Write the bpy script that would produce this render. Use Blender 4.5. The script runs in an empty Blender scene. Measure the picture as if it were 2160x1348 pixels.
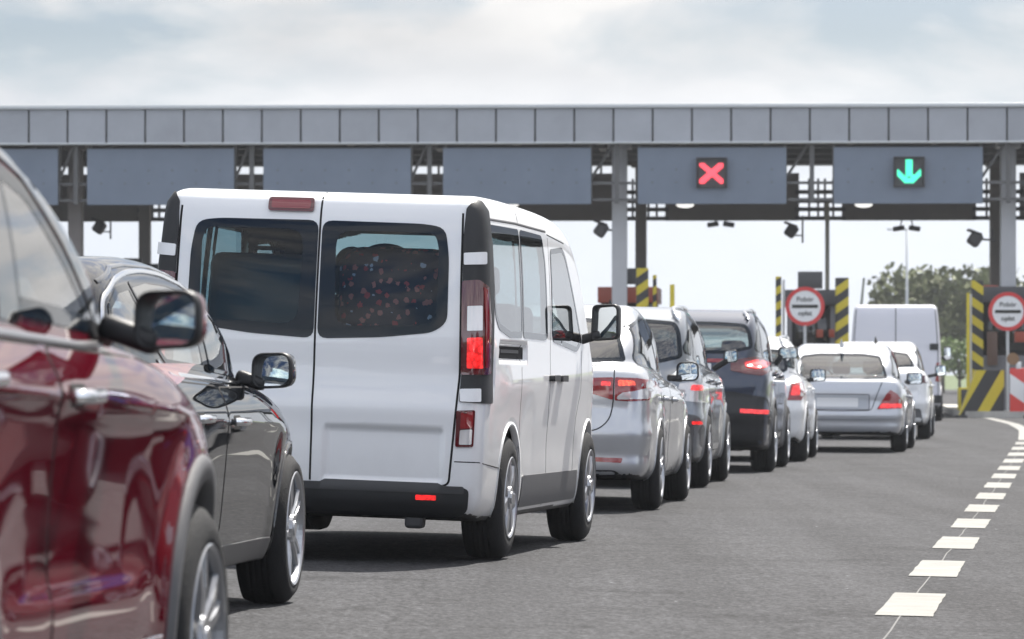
import bpy, bmesh, math, random
import numpy as np
from mathutils import Vector, Matrix, geometry
random.seed(7); rng=np.random.default_rng(7)
SC=bpy.context.scene; COL=SC.collection
R=math.radians
# ------------------------------------------------------------------ camera, world, sun, exposure
FPX,CX,HY=9530.,1080.,790.          # focal length and horizon in photograph pixels (2160 wide), camera 1 m above the road
cam=bpy.data.cameras.new('camera'); co=bpy.data.objects.new('camera',cam); COL.objects.link(co)
co.location=(0,0,1.0); co.rotation_euler=(R(90),0,0)
cam.sensor_width=36; cam.lens=FPX/2160*36; cam.shift_y=(HY-674)/2160
cam.clip_start=.5; cam.clip_end=12000
cam.dof.use_dof=True; cam.dof.focus_distance=24.0; cam.dof.aperture_fstop=8.5
SC.camera=co
SUN_AZ,SUN_EL=R(26),R(56)
w=bpy.data.worlds.new('World'); SC.world=w; w.use_nodes=True
nt=w.node_tree; nt.nodes.clear()
def N(nt,t,**k):
    n=nt.nodes.new(t)
    for a,b in k.items():
        if a in n.inputs.keys() if isinstance(a,str) else False: n.inputs[a].default_value=b
        else: setattr(n,a,b)
    return n
sky=N(nt,'ShaderNodeTexSky'); sky.sky_type='NISHITA'; sky.sun_disc=False
sky.sun_elevation=SUN_EL; sky.sun_rotation=SUN_AZ; sky.air_density=1.0; sky.dust_density=.7; sky.ozone_density=3.0
tc=N(nt,'ShaderNodeTexCoord'); mp=N(nt,'ShaderNodeMapping'); mp.inputs['Scale'].default_value=(1,1,2.6)
mp.inputs['Location'].default_value=(.37,.1,.24)
nz=N(nt,'ShaderNodeTexNoise'); nz.inputs['Scale'].default_value=12.0; nz.inputs['Detail'].default_value=7; nz.inputs['Roughness'].default_value=.55; nz.inputs['Distortion'].default_value=.3
rp=N(nt,'ShaderNodeValToRGB'); rp.color_ramp.elements[0].position=.41; rp.color_ramp.elements[1].position=.57
nz2=N(nt,'ShaderNodeTexNoise'); nz2.inputs['Scale'].default_value=16.0; nz2.inputs['Detail'].default_value=6
rp2=N(nt,'ShaderNodeValToRGB'); rp2.color_ramp.elements[0].color=(5.3,5.45,5.7,1); rp2.color_ramp.elements[1].color=(7.3,7.3,7.35,1)
rp2.color_ramp.elements[0].position=.35; rp2.color_ramp.elements[1].position=.62
mx=N(nt,'ShaderNodeMix'); mx.data_type='RGBA'; bg=N(nt,'ShaderNodeBackground'); bg.inputs['Strength'].default_value=.085
wo=N(nt,'ShaderNodeOutputWorld'); L=nt.links.new
L(tc.outputs['Generated'],mp.inputs['Vector']); L(mp.outputs[0],nz.inputs['Vector']); L(mp.outputs[0],nz2.inputs['Vector'])
L(nz.outputs[0],rp.inputs[0]); L(nz2.outputs[0],rp2.inputs[0])
# thin haze band low over the horizon
sx=N(nt,'ShaderNodeSeparateXYZ'); L(tc.outputs['Generated'],sx.inputs[0])
hz=N(nt,'ShaderNodeMapRange'); hz.inputs['From Min'].default_value=.035; hz.inputs['From Max'].default_value=.075; hz.inputs['To Min'].default_value=.88; hz.inputs['To Max'].default_value=0
L(sx.outputs['Z'],hz.inputs['Value'])
sk=N(nt,'ShaderNodeVectorMath',operation='MULTIPLY'); sk.inputs[1].default_value=(.61,.61,.68); L(sky.outputs[0],sk.inputs[0])
L(rp.outputs[0],mx.inputs['Factor']); L(sk.outputs[0],mx.inputs['A']); L(rp2.outputs[0],mx.inputs['B'])
mx2=N(nt,'ShaderNodeMix'); mx2.data_type='RGBA'; mx2.inputs['B'].default_value=(7.3,7.9,8.9,1)
L(hz.outputs[0],mx2.inputs['Factor']); L(mx.outputs['Result'],mx2.inputs['A'])
yr=N(nt,'ShaderNodeMapRange'); yr.inputs['From Min'].default_value=.35; yr.inputs['From Max'].default_value=-.5; yr.inputs['To Min'].default_value=.72; yr.inputs['To Max'].default_value=1.65  # sky scaled brighter behind the camera, added as fill light
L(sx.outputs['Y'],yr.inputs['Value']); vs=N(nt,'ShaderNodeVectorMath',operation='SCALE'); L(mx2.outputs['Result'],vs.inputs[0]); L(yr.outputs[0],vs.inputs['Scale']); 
gd=N(nt,'ShaderNodeVectorMath',operation='DOT_PRODUCT'); gd.inputs[1].default_value=(math.sin(SUN_AZ)*math.cos(SUN_EL),math.cos(SUN_AZ)*math.cos(SUN_EL),math.sin(SUN_EL)); L(tc.outputs['Generated'],gd.inputs[0])
gp=N(nt,'ShaderNodeMath',operation='POWER'); gp.inputs[1].default_value=4; gm=N(nt,'ShaderNodeMath',operation='MAXIMUM'); gm.inputs[1].default_value=0; L(gd.outputs['Value'],gm.inputs[0]); L(gm.outputs[0],gp.inputs[0])   # bright aureole of thin cloud round the sun
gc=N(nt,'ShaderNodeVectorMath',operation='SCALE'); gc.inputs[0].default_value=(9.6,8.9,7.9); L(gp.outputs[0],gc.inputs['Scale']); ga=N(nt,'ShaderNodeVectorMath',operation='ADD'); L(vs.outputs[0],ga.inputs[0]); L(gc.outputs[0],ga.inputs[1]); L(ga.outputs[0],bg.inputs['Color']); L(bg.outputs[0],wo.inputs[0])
sun=bpy.data.lights.new('sun','SUN'); sun.energy=5.0; sun.angle=R(.53); sun.color=(1,.955,.89)
so=bpy.data.objects.new('sun',sun); COL.objects.link(so)
sd=Vector((math.sin(SUN_AZ)*math.cos(SUN_EL),math.cos(SUN_AZ)*math.cos(SUN_EL),math.sin(SUN_EL)))
so.rotation_euler=sd.to_track_quat('Z','Y').to_euler(); so.location=(10,-5,40)
SC.view_settings.view_transform='Standard'; SC.view_settings.look='None'; SC.view_settings.gamma=1
SC.view_settings.exposure=.88
SC.cycles.max_bounces=8; SC.cycles.transparent_max_bounces=16; SC.cycles.caustics_reflective=False; SC.cycles.caustics_refractive=False
SC.cycles.sample_clamp_indirect=6
# ------------------------------------------------------------------ materials
MATS={}
def mat(name,col=(.5,.5,.5),rough=.5,metal=0,coat=0,spec=.5,emit=None,estr=0,noise=0,nscale=8,bump=0,bscale=200,tr=0):
    if name in MATS: return MATS[name]
    m=bpy.data.materials.new(name); m.use_nodes=True; t=m.node_tree; b=t.nodes['Principled BSDF']
    b.inputs['Base Color'].default_value=(*col,1); b.inputs['Roughness'].default_value=rough; b.inputs['Metallic'].default_value=metal
    b.inputs['Coat Weight'].default_value=coat; b.inputs['Coat Roughness'].default_value=.02; b.inputs['Specular IOR Level'].default_value=spec
    if emit: b.inputs['Emission Color'].default_value=(*emit,1); b.inputs['Emission Strength'].default_value=estr
    if noise or bump:
        c=N(t,'ShaderNodeTexCoord')
        if noise:
            n=N(t,'ShaderNodeTexNoise'); n.inputs['Scale'].default_value=nscale; n.inputs['Detail'].default_value=6; n.inputs['Roughness'].default_value=.65
            t.links.new(c.outputs['Object'],n.inputs['Vector'])
            r=N(t,'ShaderNodeMapRange'); r.inputs['From Min'].default_value=.25; r.inputs['From Max'].default_value=.75
            r.inputs['To Min'].default_value=1-noise; r.inputs['To Max'].default_value=1+noise
            t.links.new(n.outputs[0],r.inputs['Value'])
            x=N(t,'ShaderNodeVectorMath'); x.operation='SCALE'; x.inputs[0].default_value=col
            t.links.new(r.outputs[0],x.inputs['Scale']); t.links.new(x.outputs[0],b.inputs['Base Color'])
        if bump:
            n=N(t,'ShaderNodeTexNoise'); n.inputs['Scale'].default_value=bscale; n.inputs['Detail'].default_value=3
            t.links.new(c.outputs['Object'],n.inputs['Vector'])
            u=N(t,'ShaderNodeBump'); u.inputs['Strength'].default_value=bump; u.inputs['Distance'].default_value=.01
            t.links.new(n.outputs[0],u.inputs['Height']); t.links.new(u.outputs[0],b.inputs['Normal'])
    MATS[name]=m; return m
def glassmat(name,tint,rough=.0,ior=1.52):
    if name in MATS: return MATS[name]
    m=bpy.data.materials.new(name); m.use_nodes=True; t=m.node_tree; t.nodes.clear()
    o=N(t,'ShaderNodeOutputMaterial'); f=N(t,'ShaderNodeFresnel'); ge=N(t,'ShaderNodeNewGeometry'); mr=N(t,'ShaderNodeMapRange'); mr.inputs['To Min'].default_value=ior; mr.inputs['To Max'].default_value=1/ior; t.links.new(ge.outputs['Backfacing'],mr.inputs['Value']); t.links.new(mr.outputs[0],f.inputs[0])
    a=N(t,'ShaderNodeBsdfTransparent'); a.inputs[0].default_value=(*tint,1); g=N(t,'ShaderNodeBsdfGlossy'); g.inputs['Roughness'].default_value=rough
    x=N(t,'ShaderNodeMixShader'); l=t.links.new
    q1=N(t,'ShaderNodeMath',operation='SUBTRACT'); q1.inputs[0].default_value=1; l(f.outputs[0],q1.inputs[1]); q2=N(t,'ShaderNodeMath',operation='POWER'); q2.inputs[1].default_value=2; l(q1.outputs[0],q2.inputs[0]); q3=N(t,'ShaderNodeMath',operation='SUBTRACT'); q3.inputs[0].default_value=1; l(q2.outputs[0],q3.inputs[1])   # a pane mirrors on both of its faces
    l(q3.outputs[0],x.inputs[0]); l(a.outputs[0],x.inputs[1]); l(g.outputs[0],x.inputs[2]); l(x.outputs[0],o.inputs[0])
    MATS[name]=m; return m
def dirty(m,amount=.25,z0=.15,z1=.75,colr=(.2,.185,.165)):
    """road film: dust thrown up over the lower body"""
    t=m.node_tree; b=t.nodes['Principled BSDF']; l=t.links.new
    c=N(t,'ShaderNodeTexCoord'); s=N(t,'ShaderNodeSeparateXYZ'); l(c.outputs['Object'],s.inputs[0])
    r=N(t,'ShaderNodeMapRange'); r.inputs['From Min'].default_value=z1; r.inputs['From Max'].default_value=z0; r.inputs['To Max'].default_value=amount
    l(s.outputs['Z'],r.inputs['Value'])
    n=N(t,'ShaderNodeTexNoise'); n.inputs['Scale'].default_value=5; n.inputs['Detail'].default_value=8; n.inputs['Roughness'].default_value=.7
    l(c.outputs['Object'],n.inputs['Vector'])
    k=N(t,'ShaderNodeMath',operation='MULTIPLY'); l(r.outputs[0],k.inputs[0]); l(n.outputs[0],k.inputs[1])
    k2=N(t,'ShaderNodeMath',operation='MULTIPLY'); k2.inputs[1].default_value=1.8; l(k.outputs[0],k2.inputs[0]); k2.use_clamp=True
    x=N(t,'ShaderNodeMix'); x.data_type='RGBA'; x.inputs['A'].default_value=b.inputs['Base Color'].default_value; x.inputs['B'].default_value=(*colr,1)
    l(k2.outputs[0],x.inputs['Factor']); l(x.outputs['Result'],b.inputs['Base Color'])
    rr=N(t,'ShaderNodeMapRange'); rr.inputs['To Min'].default_value=b.inputs['Coat Roughness'].default_value; rr.inputs['To Max'].default_value=.5
    l(k2.outputs[0],rr.inputs['Value']); l(rr.outputs[0],b.inputs['Coat Roughness'])
    return m
P_MAROON=mat('maroon_paint',(.085,.004,.011),.5,.0,1,0)
P_DARK=mat('black_paint',(.006,.007,.009),.5,.0,1,0)
P_WHITE=dirty(mat('white_paint',(.78,.79,.80),.35,0,.8),.30)
P_SILVER=dirty(mat('silver_paint',(.50,.515,.54),.34,.55,1),.25)
P_GREY=dirty(mat('grey_silver_paint',(.20,.22,.245),.34,.5,1),.25)
P_BLUE=dirty(mat('dark_blue_paint',(.016,.027,.056),.32,.35,1),.2)
P_MERC=dirty(mat('pale_silver_paint',(.47,.49,.53),.34,.5,1),.2)
P_RED=mat('red_paint',(.35,.01,.01),.3,.1,1)
BLK=mat('black_plastic',(.007,.008,.010),.45,0,0,.5,bump=.15,bscale=300)
for q_ in (P_MAROON,P_DARK): q_.node_tree.nodes['Principled BSDF'].inputs['Coat IOR'].default_value=1.8
GLOSSB=mat('gloss_black',(.008,.009,.010),.06,0,.6)
FRIT=mat('window_frit',(.006,.011,.018),.04,0,0,.25)
DARK=mat('cabin_dark',(.014,.015,.017),.8)
FAB=mat('seat_fabric',(.03,.033,.04),.9,bump=.3,bscale=150)
CHROME=mat('chrome',(.82,.83,.85),.09,1)
ALLOY=mat('alloy_rim',(.40,.41,.43),.3,.8,.3)
ALLOYD=mat('dark_alloy_rim',(.30,.31,.33),.28,.8,.3)
TYRE=mat('tyre_rubber',(.006,.0065,.008),.85,noise=.3,nscale=30,bump=.4,bscale=120)
LRED=mat('lamp_red',(.25,.006,.010),.08,0,1)
LRED2=mat('lamp_dark_red',(.09,.006,.010),.07,0,1)
LLIT=mat('lamp_lit',(.5,.008,.01),.15,0,1,emit=(1,.022,.022),estr=.62)
LLIT2=mat('lamp_lit_orange',(.6,.03,.01),.15,0,1,emit=(1,.09,.035),estr=.95)
def faceted(m,sc,lo,hi,es):
    t=m.node_tree; b=t.nodes['Principled BSDF']; c=N(t,'ShaderNodeTexCoord'); v=N(t,'ShaderNodeTexVoronoi'); v.inputs['Scale'].default_value=sc; t.links.new(c.outputs['Object'],v.inputs['Vector'])
    r=N(t,'ShaderNodeMapRange'); r.inputs['From Max'].default_value=.7; r.inputs['To Min'].default_value=hi*es; r.inputs['To Max'].default_value=lo*es; t.links.new(v.outputs['Distance'],r.inputs['Value']); t.links.new(r.outputs[0],b.inputs['Emission Strength'])
faceted(LLIT,42,.35,1.7,.62); faceted(LLIT2,60,.3,1.9,.95)
LCLR=mat('lamp_clear',(.62,.60,.60),.12,.3,1)
SEAM=mat('panel_gap',(.006,.006,.007),.9)
GT=glassmat('tinted_glass',(.38,.52,.56),0,1.25); GC=glassmat('clear_glass',(.80,.90,.89),0,2.2); GM=glassmat('mid_glass',(.22,.28,.30),0,1.7)
MIR=mat('mirror_silver',(.82,.86,.86),.012,1)
PLATE=mat('plate_white',(.62,.63,.64),.35,0,.3)
CLAD=mat('grey_cladding',(.085,.086,.09),.5,bump=.2,bscale=250)
# ------------------------------------------------------------------ object helpers
def link(o,parent=None):
    COL.objects.link(o)
    if parent is not None: o.parent=parent
    return o
def tag(o,label=None,cat=None,group=None,kind=None):
    if label: o['label']=label
    if cat: o['category']=cat
    if group: o['group']=group
    if kind: o['kind']=kind
    return o
def empty(name,loc=(0,0,0),rz=0):
    o=bpy.data.objects.new(name,None); o.empty_display_size=.2; link(o); o.location=loc; o.rotation_euler=(0,0,rz); return o
def meshobj(name,verts,faces,mats,parent=None,smooth=True,fmat=None,normals=None):
    me=bpy.data.meshes.new(name); me.from_pydata([tuple(map(float,v)) for v in verts],[],[tuple(map(int,f)) for f in faces])
    for m in (mats if isinstance(mats,(list,tuple)) else [mats]): me.materials.append(m)
    if smooth: me.polygons.foreach_set('use_smooth',[True]*len(me.polygons))
    if fmat is not None: me.polygons.foreach_set('material_index',[int(i) for i in fmat])
    me.update()
    if normals is not None: me.normals_split_custom_set_from_vertices([tuple(map(float,n)) for n in normals])
    return link(bpy.data.objects.new(name,me),parent)
def bmobj(name,bm,m,parent=None,smooth=False):
    me=bpy.data.meshes.new(name); bm.normal_update(); bm.to_mesh(me); bm.free()
    for q in (m if isinstance(m,(list,tuple)) else [m]): me.materials.append(q)
    if smooth: me.polygons.foreach_set('use_smooth',[True]*len(me.polygons))
    return link(bpy.data.objects.new(name,me),parent)
def addbox(bm,c,s,bev=0,rot=None,seg=2,mi=0):
    M=Matrix.Translation(c)@(rot.to_4x4() if rot is not None else Matrix.Identity(4))@Matrix.Diagonal((*s,1))
    r=bmesh.ops.create_cube(bm,size=1,matrix=M); vs=r['verts']
    fs=list({f for v in vs for f in v.link_faces})
    if bev>0:
        es=list({e for v in vs for e in v.link_edges})
        q=bmesh.ops.bevel(bm,geom=es,offset=bev,segments=seg,affect='EDGES',profile=.5); fs=list(set(q['faces'])|{f for f in fs if f.is_valid})
    for f in fs: f.material_index=mi
def addcyl(bm,p0,p1,r,r2=None,n=16,caps=True,mi=0):
    p0,p1=Vector(p0),Vector(p1); d=p1-p0
    q=bmesh.ops.create_cone(bm,cap_ends=caps,segments=n,radius1=r,radius2=r if r2 is None else r2,depth=d.length,
        matrix=Matrix.Translation((p0+p1)/2)@d.to_track_quat('Z','Y').to_matrix().to_4x4())
    for f in {f for v in q['verts'] for f in v.link_faces}: f.material_index=mi
def box(name,c,s,m,parent=None,bev=.02,rot=None,smooth=True,seg=2):
    bm=bmesh.new(); addbox(bm,c,s,bev,rot,seg); return bmobj(name,bm,m,parent,smooth)
def tube(name,pts,r,m,parent=None,n=8,closed=False):
    P=[Vector(p) for p in pts]; V=[];F=[]; k=len(P)
    for i,p in enumerate(P):
        a=P[(i-1)%k] if (closed or i>0) else P[i]; b=P[(i+1)%k] if (closed or i<k-1) else P[i]
        t=(b-a).normalized(); u=t.orthogonal().normalized()
        ref=Vector((0,0,1)) if abs(t.z)<.9 else Vector((1,0,0)); u=(ref-t*ref.dot(t)).normalized(); v=t.cross(u)
        rr=r[i] if isinstance(r,(list,tuple)) else r
        for j in range(n):
            an=2*math.pi*j/n; V.append(p+u*math.cos(an)*rr+v*math.sin(an)*rr)
    for i in range(k if closed else k-1):
        for j in range(n):
            a=i*n+j; b=i*n+(j+1)%n; c=((i+1)%k)*n+(j+1)%n; d=((i+1)%k)*n+j; F.append((a,b,c,d))
    if not closed: F.append(tuple(range(n))[::-1]); F.append(tuple((k-1)*n+j for j in range(n)))
    return meshobj(name,V,F,m,parent)
def copy_tree(o,parent=None):
    c=o.copy(); COL.objects.link(c)
    if parent is not None: c.parent=parent
    for ch in list(o.children): copy_tree(ch,c)
    return c
# ------------------------------------------------------------------ smooth solid modelling for car bodies
def chaikin(P,n=3,closed=True):
    P=np.array(P,float)
    for _ in range(n):
        if closed:
            Q=np.roll(P,-1,0); P=np.stack([.75*P+.25*Q,.25*P+.75*Q],1).reshape(-1,2)
        else:
            Q=P[1:]; A=P[:-1]; M=np.stack([.75*A+.25*Q,.25*A+.75*Q],1).reshape(-1,2); P=np.vstack([P[:1],M,P[-1:]])
    return P
def sdpoly(P,x,y):
    P=np.asarray(P,float); sh=np.shape(x); x=np.ravel(x).astype(float); y=np.ravel(y).astype(float)
    d=np.full(x.shape,1e9); ins=np.zeros(x.shape,bool); n=len(P)
    for i in range(n):
        ax,ay=P[i]; bx,by=P[(i+1)%n]; ex,ey=bx-ax,by-ay; l=ex*ex+ey*ey
        if l<1e-14: continue
        wx,wy=x-ax,y-ay; t=np.clip((wx*ex+wy*ey)/l,0,1); d=np.minimum(d,(wx-ex*t)**2+(wy-ey*t)**2)
        c=((ay>y)!=(by>y)); 
        if abs(ey)>1e-14: ins^= c&(x<ex*(y-ay)/ey+ax)
    d=np.sqrt(d); return np.where(ins,-d,d).reshape(sh)
class Tab:
    def __init__(s,P,h=.015,pad=.35,mir=False):
        P=np.asarray(P,float); lo=P.min(0)-pad; hi=P.max(0)+pad
        if mir: lo[1]=-.1
        nx,ny=np.ceil((hi-lo)/h).astype(int)+1; X,Y=np.meshgrid(lo[0]+h*np.arange(nx),lo[1]+h*np.arange(ny),indexing='ij')
        A=sdpoly(P,X,np.abs(Y) if mir else Y)
        for ax in (0,1):
            for _ in range(3):
                B=A.copy(); s0=[slice(None)]*2; a=[slice(None)]*2; b=[slice(None)]*2; s0[ax]=slice(1,-1); a[ax]=slice(0,-2); b[ax]=slice(2,None)
                B[tuple(s0)]=.5*A[tuple(s0)]+.25*(A[tuple(a)]+A[tuple(b)]); A=B
        s.A,s.lo,s.h,s.n=A,lo,h,A.shape
    def __call__(s,u,v):
        u=(u-s.lo[0])/s.h; v=(v-s.lo[1])/s.h
        uc=np.clip(u,0,s.n[0]-1.001); vc=np.clip(v,0,s.n[1]-1.001)
        ex=np.hypot(u-uc,v-vc)*s.h
        i=uc.astype(int); j=vc.astype(int); a=uc-i; b=vc-j; A=s.A
        return A[i,j]*(1-a)*(1-b)+A[i+1,j]*a*(1-b)+A[i,j+1]*(1-a)*b+A[i+1,j+1]*a*b+ex
def smin(a,b,k):
    h=np.maximum(k-np.abs(a-b),0)/k; return np.minimum(a,b)-h*h*k*.25
def smax(a,b,k): return -smin(-a,-b,k)
def sst(a,b,x):
    t=np.clip((x-a)/(b-a),0,1); return t*t*(3-2*t)
def sbox(u,v,u0,u1,v0,v1,e): return sst(u0-e,u0+e,u)*(1-sst(u1-e,u1+e,u))*sst(v0-e,v0+e,v)*(1-sst(v1-e,v1+e,v))
def fillet(P,r,seg=5,closed=True):
    P=[np.array(p[:2],float) for p in P]; n=len(P); out=[]
    for i,p in enumerate(P):
        if not closed and i in (0,n-1): out.append(p); continue
        a,b=P[i-1]-p,P[(i+1)%n]-p; la,lb=np.linalg.norm(a),np.linalg.norm(b); q=min(r,la*.49,lb*.49)
        p0,p1=p+a/la*q,p+b/lb*q
        for t in np.linspace(0,1,seg): out.append((1-t)**2*p0+2*t*(1-t)*p+t*t*p1)
    return np.array(out)
def resample(P,step,closed=True):
    P=np.asarray(P,float); Q=[]; n=len(P)
    for i in range(n if closed else n-1):
        a,b=P[i],P[(i+1)%n]; k=max(1,int(np.ceil(np.linalg.norm(b-a)/step)))
        for j in range(k): Q.append(a+(b-a)*j/k)
    if not closed: Q.append(P[-1])
    return np.array(Q)
def inset(P,d):
    P=np.asarray(P,float); A=np.sum(P[:,0]*np.roll(P[:,1],-1)-np.roll(P[:,0],-1)*P[:,1]); t=np.roll(P,-1,0)-np.roll(P,1,0)
    t/=np.linalg.norm(t,axis=1)[:,None]+1e-12; n=np.stack([-t[:,1],t[:,0]],1)*(1 if A>0 else -1); return P+n*d
def gz(X,Y): return -.021*X*np.clip((85-Y)/45,0,1)*np.clip((12-abs(X))/6,0,1)
class Car:
    def __init__(s,name,paint,place,prof,gprof,wl,wg,plan,gplan,axles,rw,h=.02,kL=.09,kG=.09,kp=.12,kj=.07,crease=None,mod=None,archR=None,roll=0,bottom=.2):
        s.name=name; s.paint=paint; s.h=h; s.rw=rw; s.axles=axles
        px,py,lx,th,hw=place; X=0;Y=20
        for _ in range(6):
            Y=FPX*(1-float(gz(X,Y)))/(py-HY); X=(px-CX)*Y/FPX
        t=R(th); fz=(float(gz(X+3*math.sin(t),Y+3*math.cos(t)))-float(gz(X,Y)))/3; f=Vector((math.sin(t),math.cos(t),fz)).normalized(); up=Vector((-math.sin(t)*fz,-math.cos(t)*fz,1)).normalized(); l=up.cross(f)
        slope=(float(gz(X-1,Y))-float(gz(X,Y))); ro=math.atan(slope)+R(roll)
        l2=l*math.cos(ro)+up*math.sin(ro); u2=up*math.cos(ro)-l*math.sin(ro)
        o=Vector((X,Y,float(gz(X,Y))))-f*lx+l2*hw
        s.M=Matrix(((f.x,l2.x,u2.x,o.x),(f.y,l2.y,u2.y,o.y),(f.z,l2.z,u2.z,o.z),(0,0,0,1))); s.Mi=np.array(s.M.inverted())
        s.root=empty(name); s.root.location=o; s.root.rotation_euler=s.M.to_euler()
        s.T1=Tab(chaikin(prof,3)); s.T2=Tab(chaikin(gprof,3)) if gprof else None
        pl=list(plan); s.T3=Tab(np.vstack([chaikin(pl,3,False),[[pl[-1][0],-.5],[pl[0][0],-.5]]]))
        s.T4=None
        if gplan: s.T4=Tab(np.vstack([chaikin(gplan,3,False),[[gplan[-1][0],-.5],[gplan[0][0],-.5]]]))
        q=chaikin([(a,b) for a,b in wl],3,False); s.wl=q
        s.wg=chaikin([(a,b) for a,b in wg],3,False) if wg else None
        s.k=(kL,kG,kp,kj); s.crease=crease; s.mod=mod; s.archR=archR or rw+.045; s.bottom=bottom
        s.holes=[]; s.bb=(min(p[0] for p in prof)-.08,max(p[0] for p in prof)+.08,max(b for a,b in wl)+.08,max([p[1] for p in prof]+([p[1] for p in gprof] if gprof else []))+.08)
        s.aw=max(b for a,b in wl)
    def F(s,x,y,z,arch=True):
        kL,kG,kp,kj=s.k; ay=np.abs(y); x=np.asarray(x,float); z=np.asarray(z,float)
        w=np.interp(z,s.wl[:,0],s.wl[:,1])
        if s.crease is not None: w=w+s.crease(x,z)
        d=smax(smax(s.T1(*np.broadcast_arrays(x,z)),s.T3(*np.broadcast_arrays(x,ay)),kp),ay-w,kL)
        if s.T2 is not None:
            wg=np.interp(z,s.wg[:,0],s.wg[:,1])
            g=smax(s.T2(*np.broadcast_arrays(x,z)),ay-wg,kG)
            if s.T4 is not None: g=smax(g,s.T4(*np.broadcast_arrays(x,ay)),kp)
            d=smin(d,g,kj)
        if s.mod is not None: d=d+s.mod(x,y,z)
        if arch:
            for a in s.axles:
                c=np.maximum(np.hypot(x-a,z-s.rw)-s.archR,(s.aw-.34)-ay); d=np.maximum(d,-c)
        return d
    def grad(s,P,e,arch=True):
        g=np.empty_like(P)
        for i in range(3):
            D=np.zeros(3); D[i]=e; a=P+D; b=P-D; g[:,i]=(s.F(a[:,0],a[:,1],a[:,2],arch)-s.F(b[:,0],b[:,1],b[:,2],arch))/(2*e)
        return g
    def nrm(s,P,e=.02,arch=False):
        g=s.grad(P,e,arch); return g/(np.linalg.norm(g,axis=1)[:,None]+1e-9)
    def newton(s,P,it=2,arch=True):
        for _ in range(it):
            g=s.grad(P,.002,arch); f=s.F(P[:,0],P[:,1],P[:,2],arch); l=(g*g).sum(1)+1e-6
            st=-(f/l)[:,None]*g; m=np.linalg.norm(st,axis=1)[:,None]; P=P+st*np.minimum(1,.015/(m+1e-9))
        return P
    def hit(s,O,D):
        O=np.asarray(O,float); D=D/np.linalg.norm(D,axis=1)[:,None]; t=np.zeros(len(O)); best=np.full(len(O),1e9); tb=t.copy(); done=np.zeros(len(O),bool)
        for _ in range(90):
            P=O+D*t[:,None]; f=s.F(P[:,0],P[:,1],P[:,2],False)
            up=(f<best)&~done; best=np.where(up,f,best); tb=np.where(up,t,tb); done|=f<5e-4
            t=np.where(done,t,t+np.maximum(f*.7,.001)); 
        P=O+D*tb[:,None]; miss=best>.002
        if miss.any():
            for _ in range(12): P[miss]=s.newton(P[miss],1,False)
        return P
    def rays(s,proj,U):
        U=np.asarray(U,float); n=len(U); z=np.zeros(n); one=np.ones(n)
        if proj=='rear': return np.stack([-2.5*one,U[:,0],U[:,1]],1),np.stack([one,z,z],1)
        if proj=='front': return np.stack([6*one,U[:,0],U[:,1]],1),np.stack([-one,z,z],1)
        if proj=='right': return np.stack([U[:,0],-1.6*one,U[:,1]],1),np.stack([z,one,z],1)
        if proj=='left': return np.stack([U[:,0],1.6*one,U[:,1]],1),np.stack([z,-one,z],1)
        if proj=='top': return np.stack([U[:,0],U[:,1],3*one],1),np.stack([z,z,-one],1)
        if proj=='cam':
            W=np.stack([(U[:,0]-CX)/FPX,one,-(U[:,1]-HY)/FPX],1); o=(s.Mi@np.array([0,0,1,1.]))[:3]; D=W@s.Mi[:3,:3].T
            D/=np.linalg.norm(D,axis=1)[:,None]; tc=np.linalg.norm(o)-6; return o+D*tc,D
    def patch(s,name,outline,proj,m,off=.004,thick=.006,res=.05,holes=(),parent=None,mirror=False,r=0,e=.02):
        P=np.asarray(outline,float); sc=1 if proj!='cam' else FPX/s.M.translation.y
        if r>0: P=fillet(P,r*sc)
        P=resample(P,res*sc*.6); Hs=[resample(np.asarray(q,float),res*sc*.6) for q in holes]
        lo,hi=P.min(0),P.max(0); g=res*sc
        X,Y=np.meshgrid(np.arange(lo[0]+g/2,hi[0],g),np.arange(lo[1]+g/2,hi[1],g),indexing='ij'); I=np.stack([X.ravel(),Y.ravel()],1)
        if len(I):
            k=sdpoly(P,I[:,0],I[:,1])<-g*.35
            for q in Hs: k&=sdpoly(q,I[:,0],I[:,1])>g*.35
            I=I[k]
        V=[tuple(p) for p in P]; E=[(i,(i+1)%len(P)) for i in range(len(P))]
        for q in Hs:
            b=len(V); V+= [tuple(p) for p in q]; E+=[(b+i,b+(i+1)%len(q)) for i in range(len(q))]
        V+=[tuple(p) for p in I]
        ov,oe,of,_,_,_=geometry.delaunay_2d_cdt([Vector(v) for v in V],E,[],0,1e-6*sc)
        ov=np.array([tuple(v) for v in ov]); T=np.array([f for f in of]); c=ov[T].mean(1)
        k=sdpoly(P,c[:,0],c[:,1])<0
        for q in Hs: k&=sdpoly(q,c[:,0],c[:,1])>0
        T=T[k]
        O,D=s.rays(proj,ov); S=s.hit(O,D); n=s.nrm(S,e)
        A,B,C=S[T[:,0]],S[T[:,1]],S[T[:,2]]; fn=np.cross(B-A,C-A); sg=(fn*n[T[:,0]]).sum(1)
        T=np.where((sg<0)[:,None],T[:,::-1],T)
        # skirt
        cnt={}
        for t in T:
            for a,b in ((t[0],t[1]),(t[1],t[2]),(t[2],t[0])): cnt[(a,b)]=1
        be=[(a,b) for (a,b) in cnt if (b,a) not in cnt]
        top=S+n*off; bot=S+n*(off-thick); VV=list(top); NN=list(n); FF=[tuple(t) for t in T]; mp={}
        for a,b in be:
            for v in (a,b):
                if v not in mp: mp[v]=len(VV); VV.append(top[v]); VV.append(bot[v]); NN+= [np.zeros(3)]*2
            FF.append((mp[b],mp[a],mp[a]+1,mp[b]+1))
        VV=np.array(VV); NN=np.array(NN); out=[]
        par=parent or s.root
        out.append(meshobj(name,VV,FF,m,par,True,None,NN))
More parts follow.
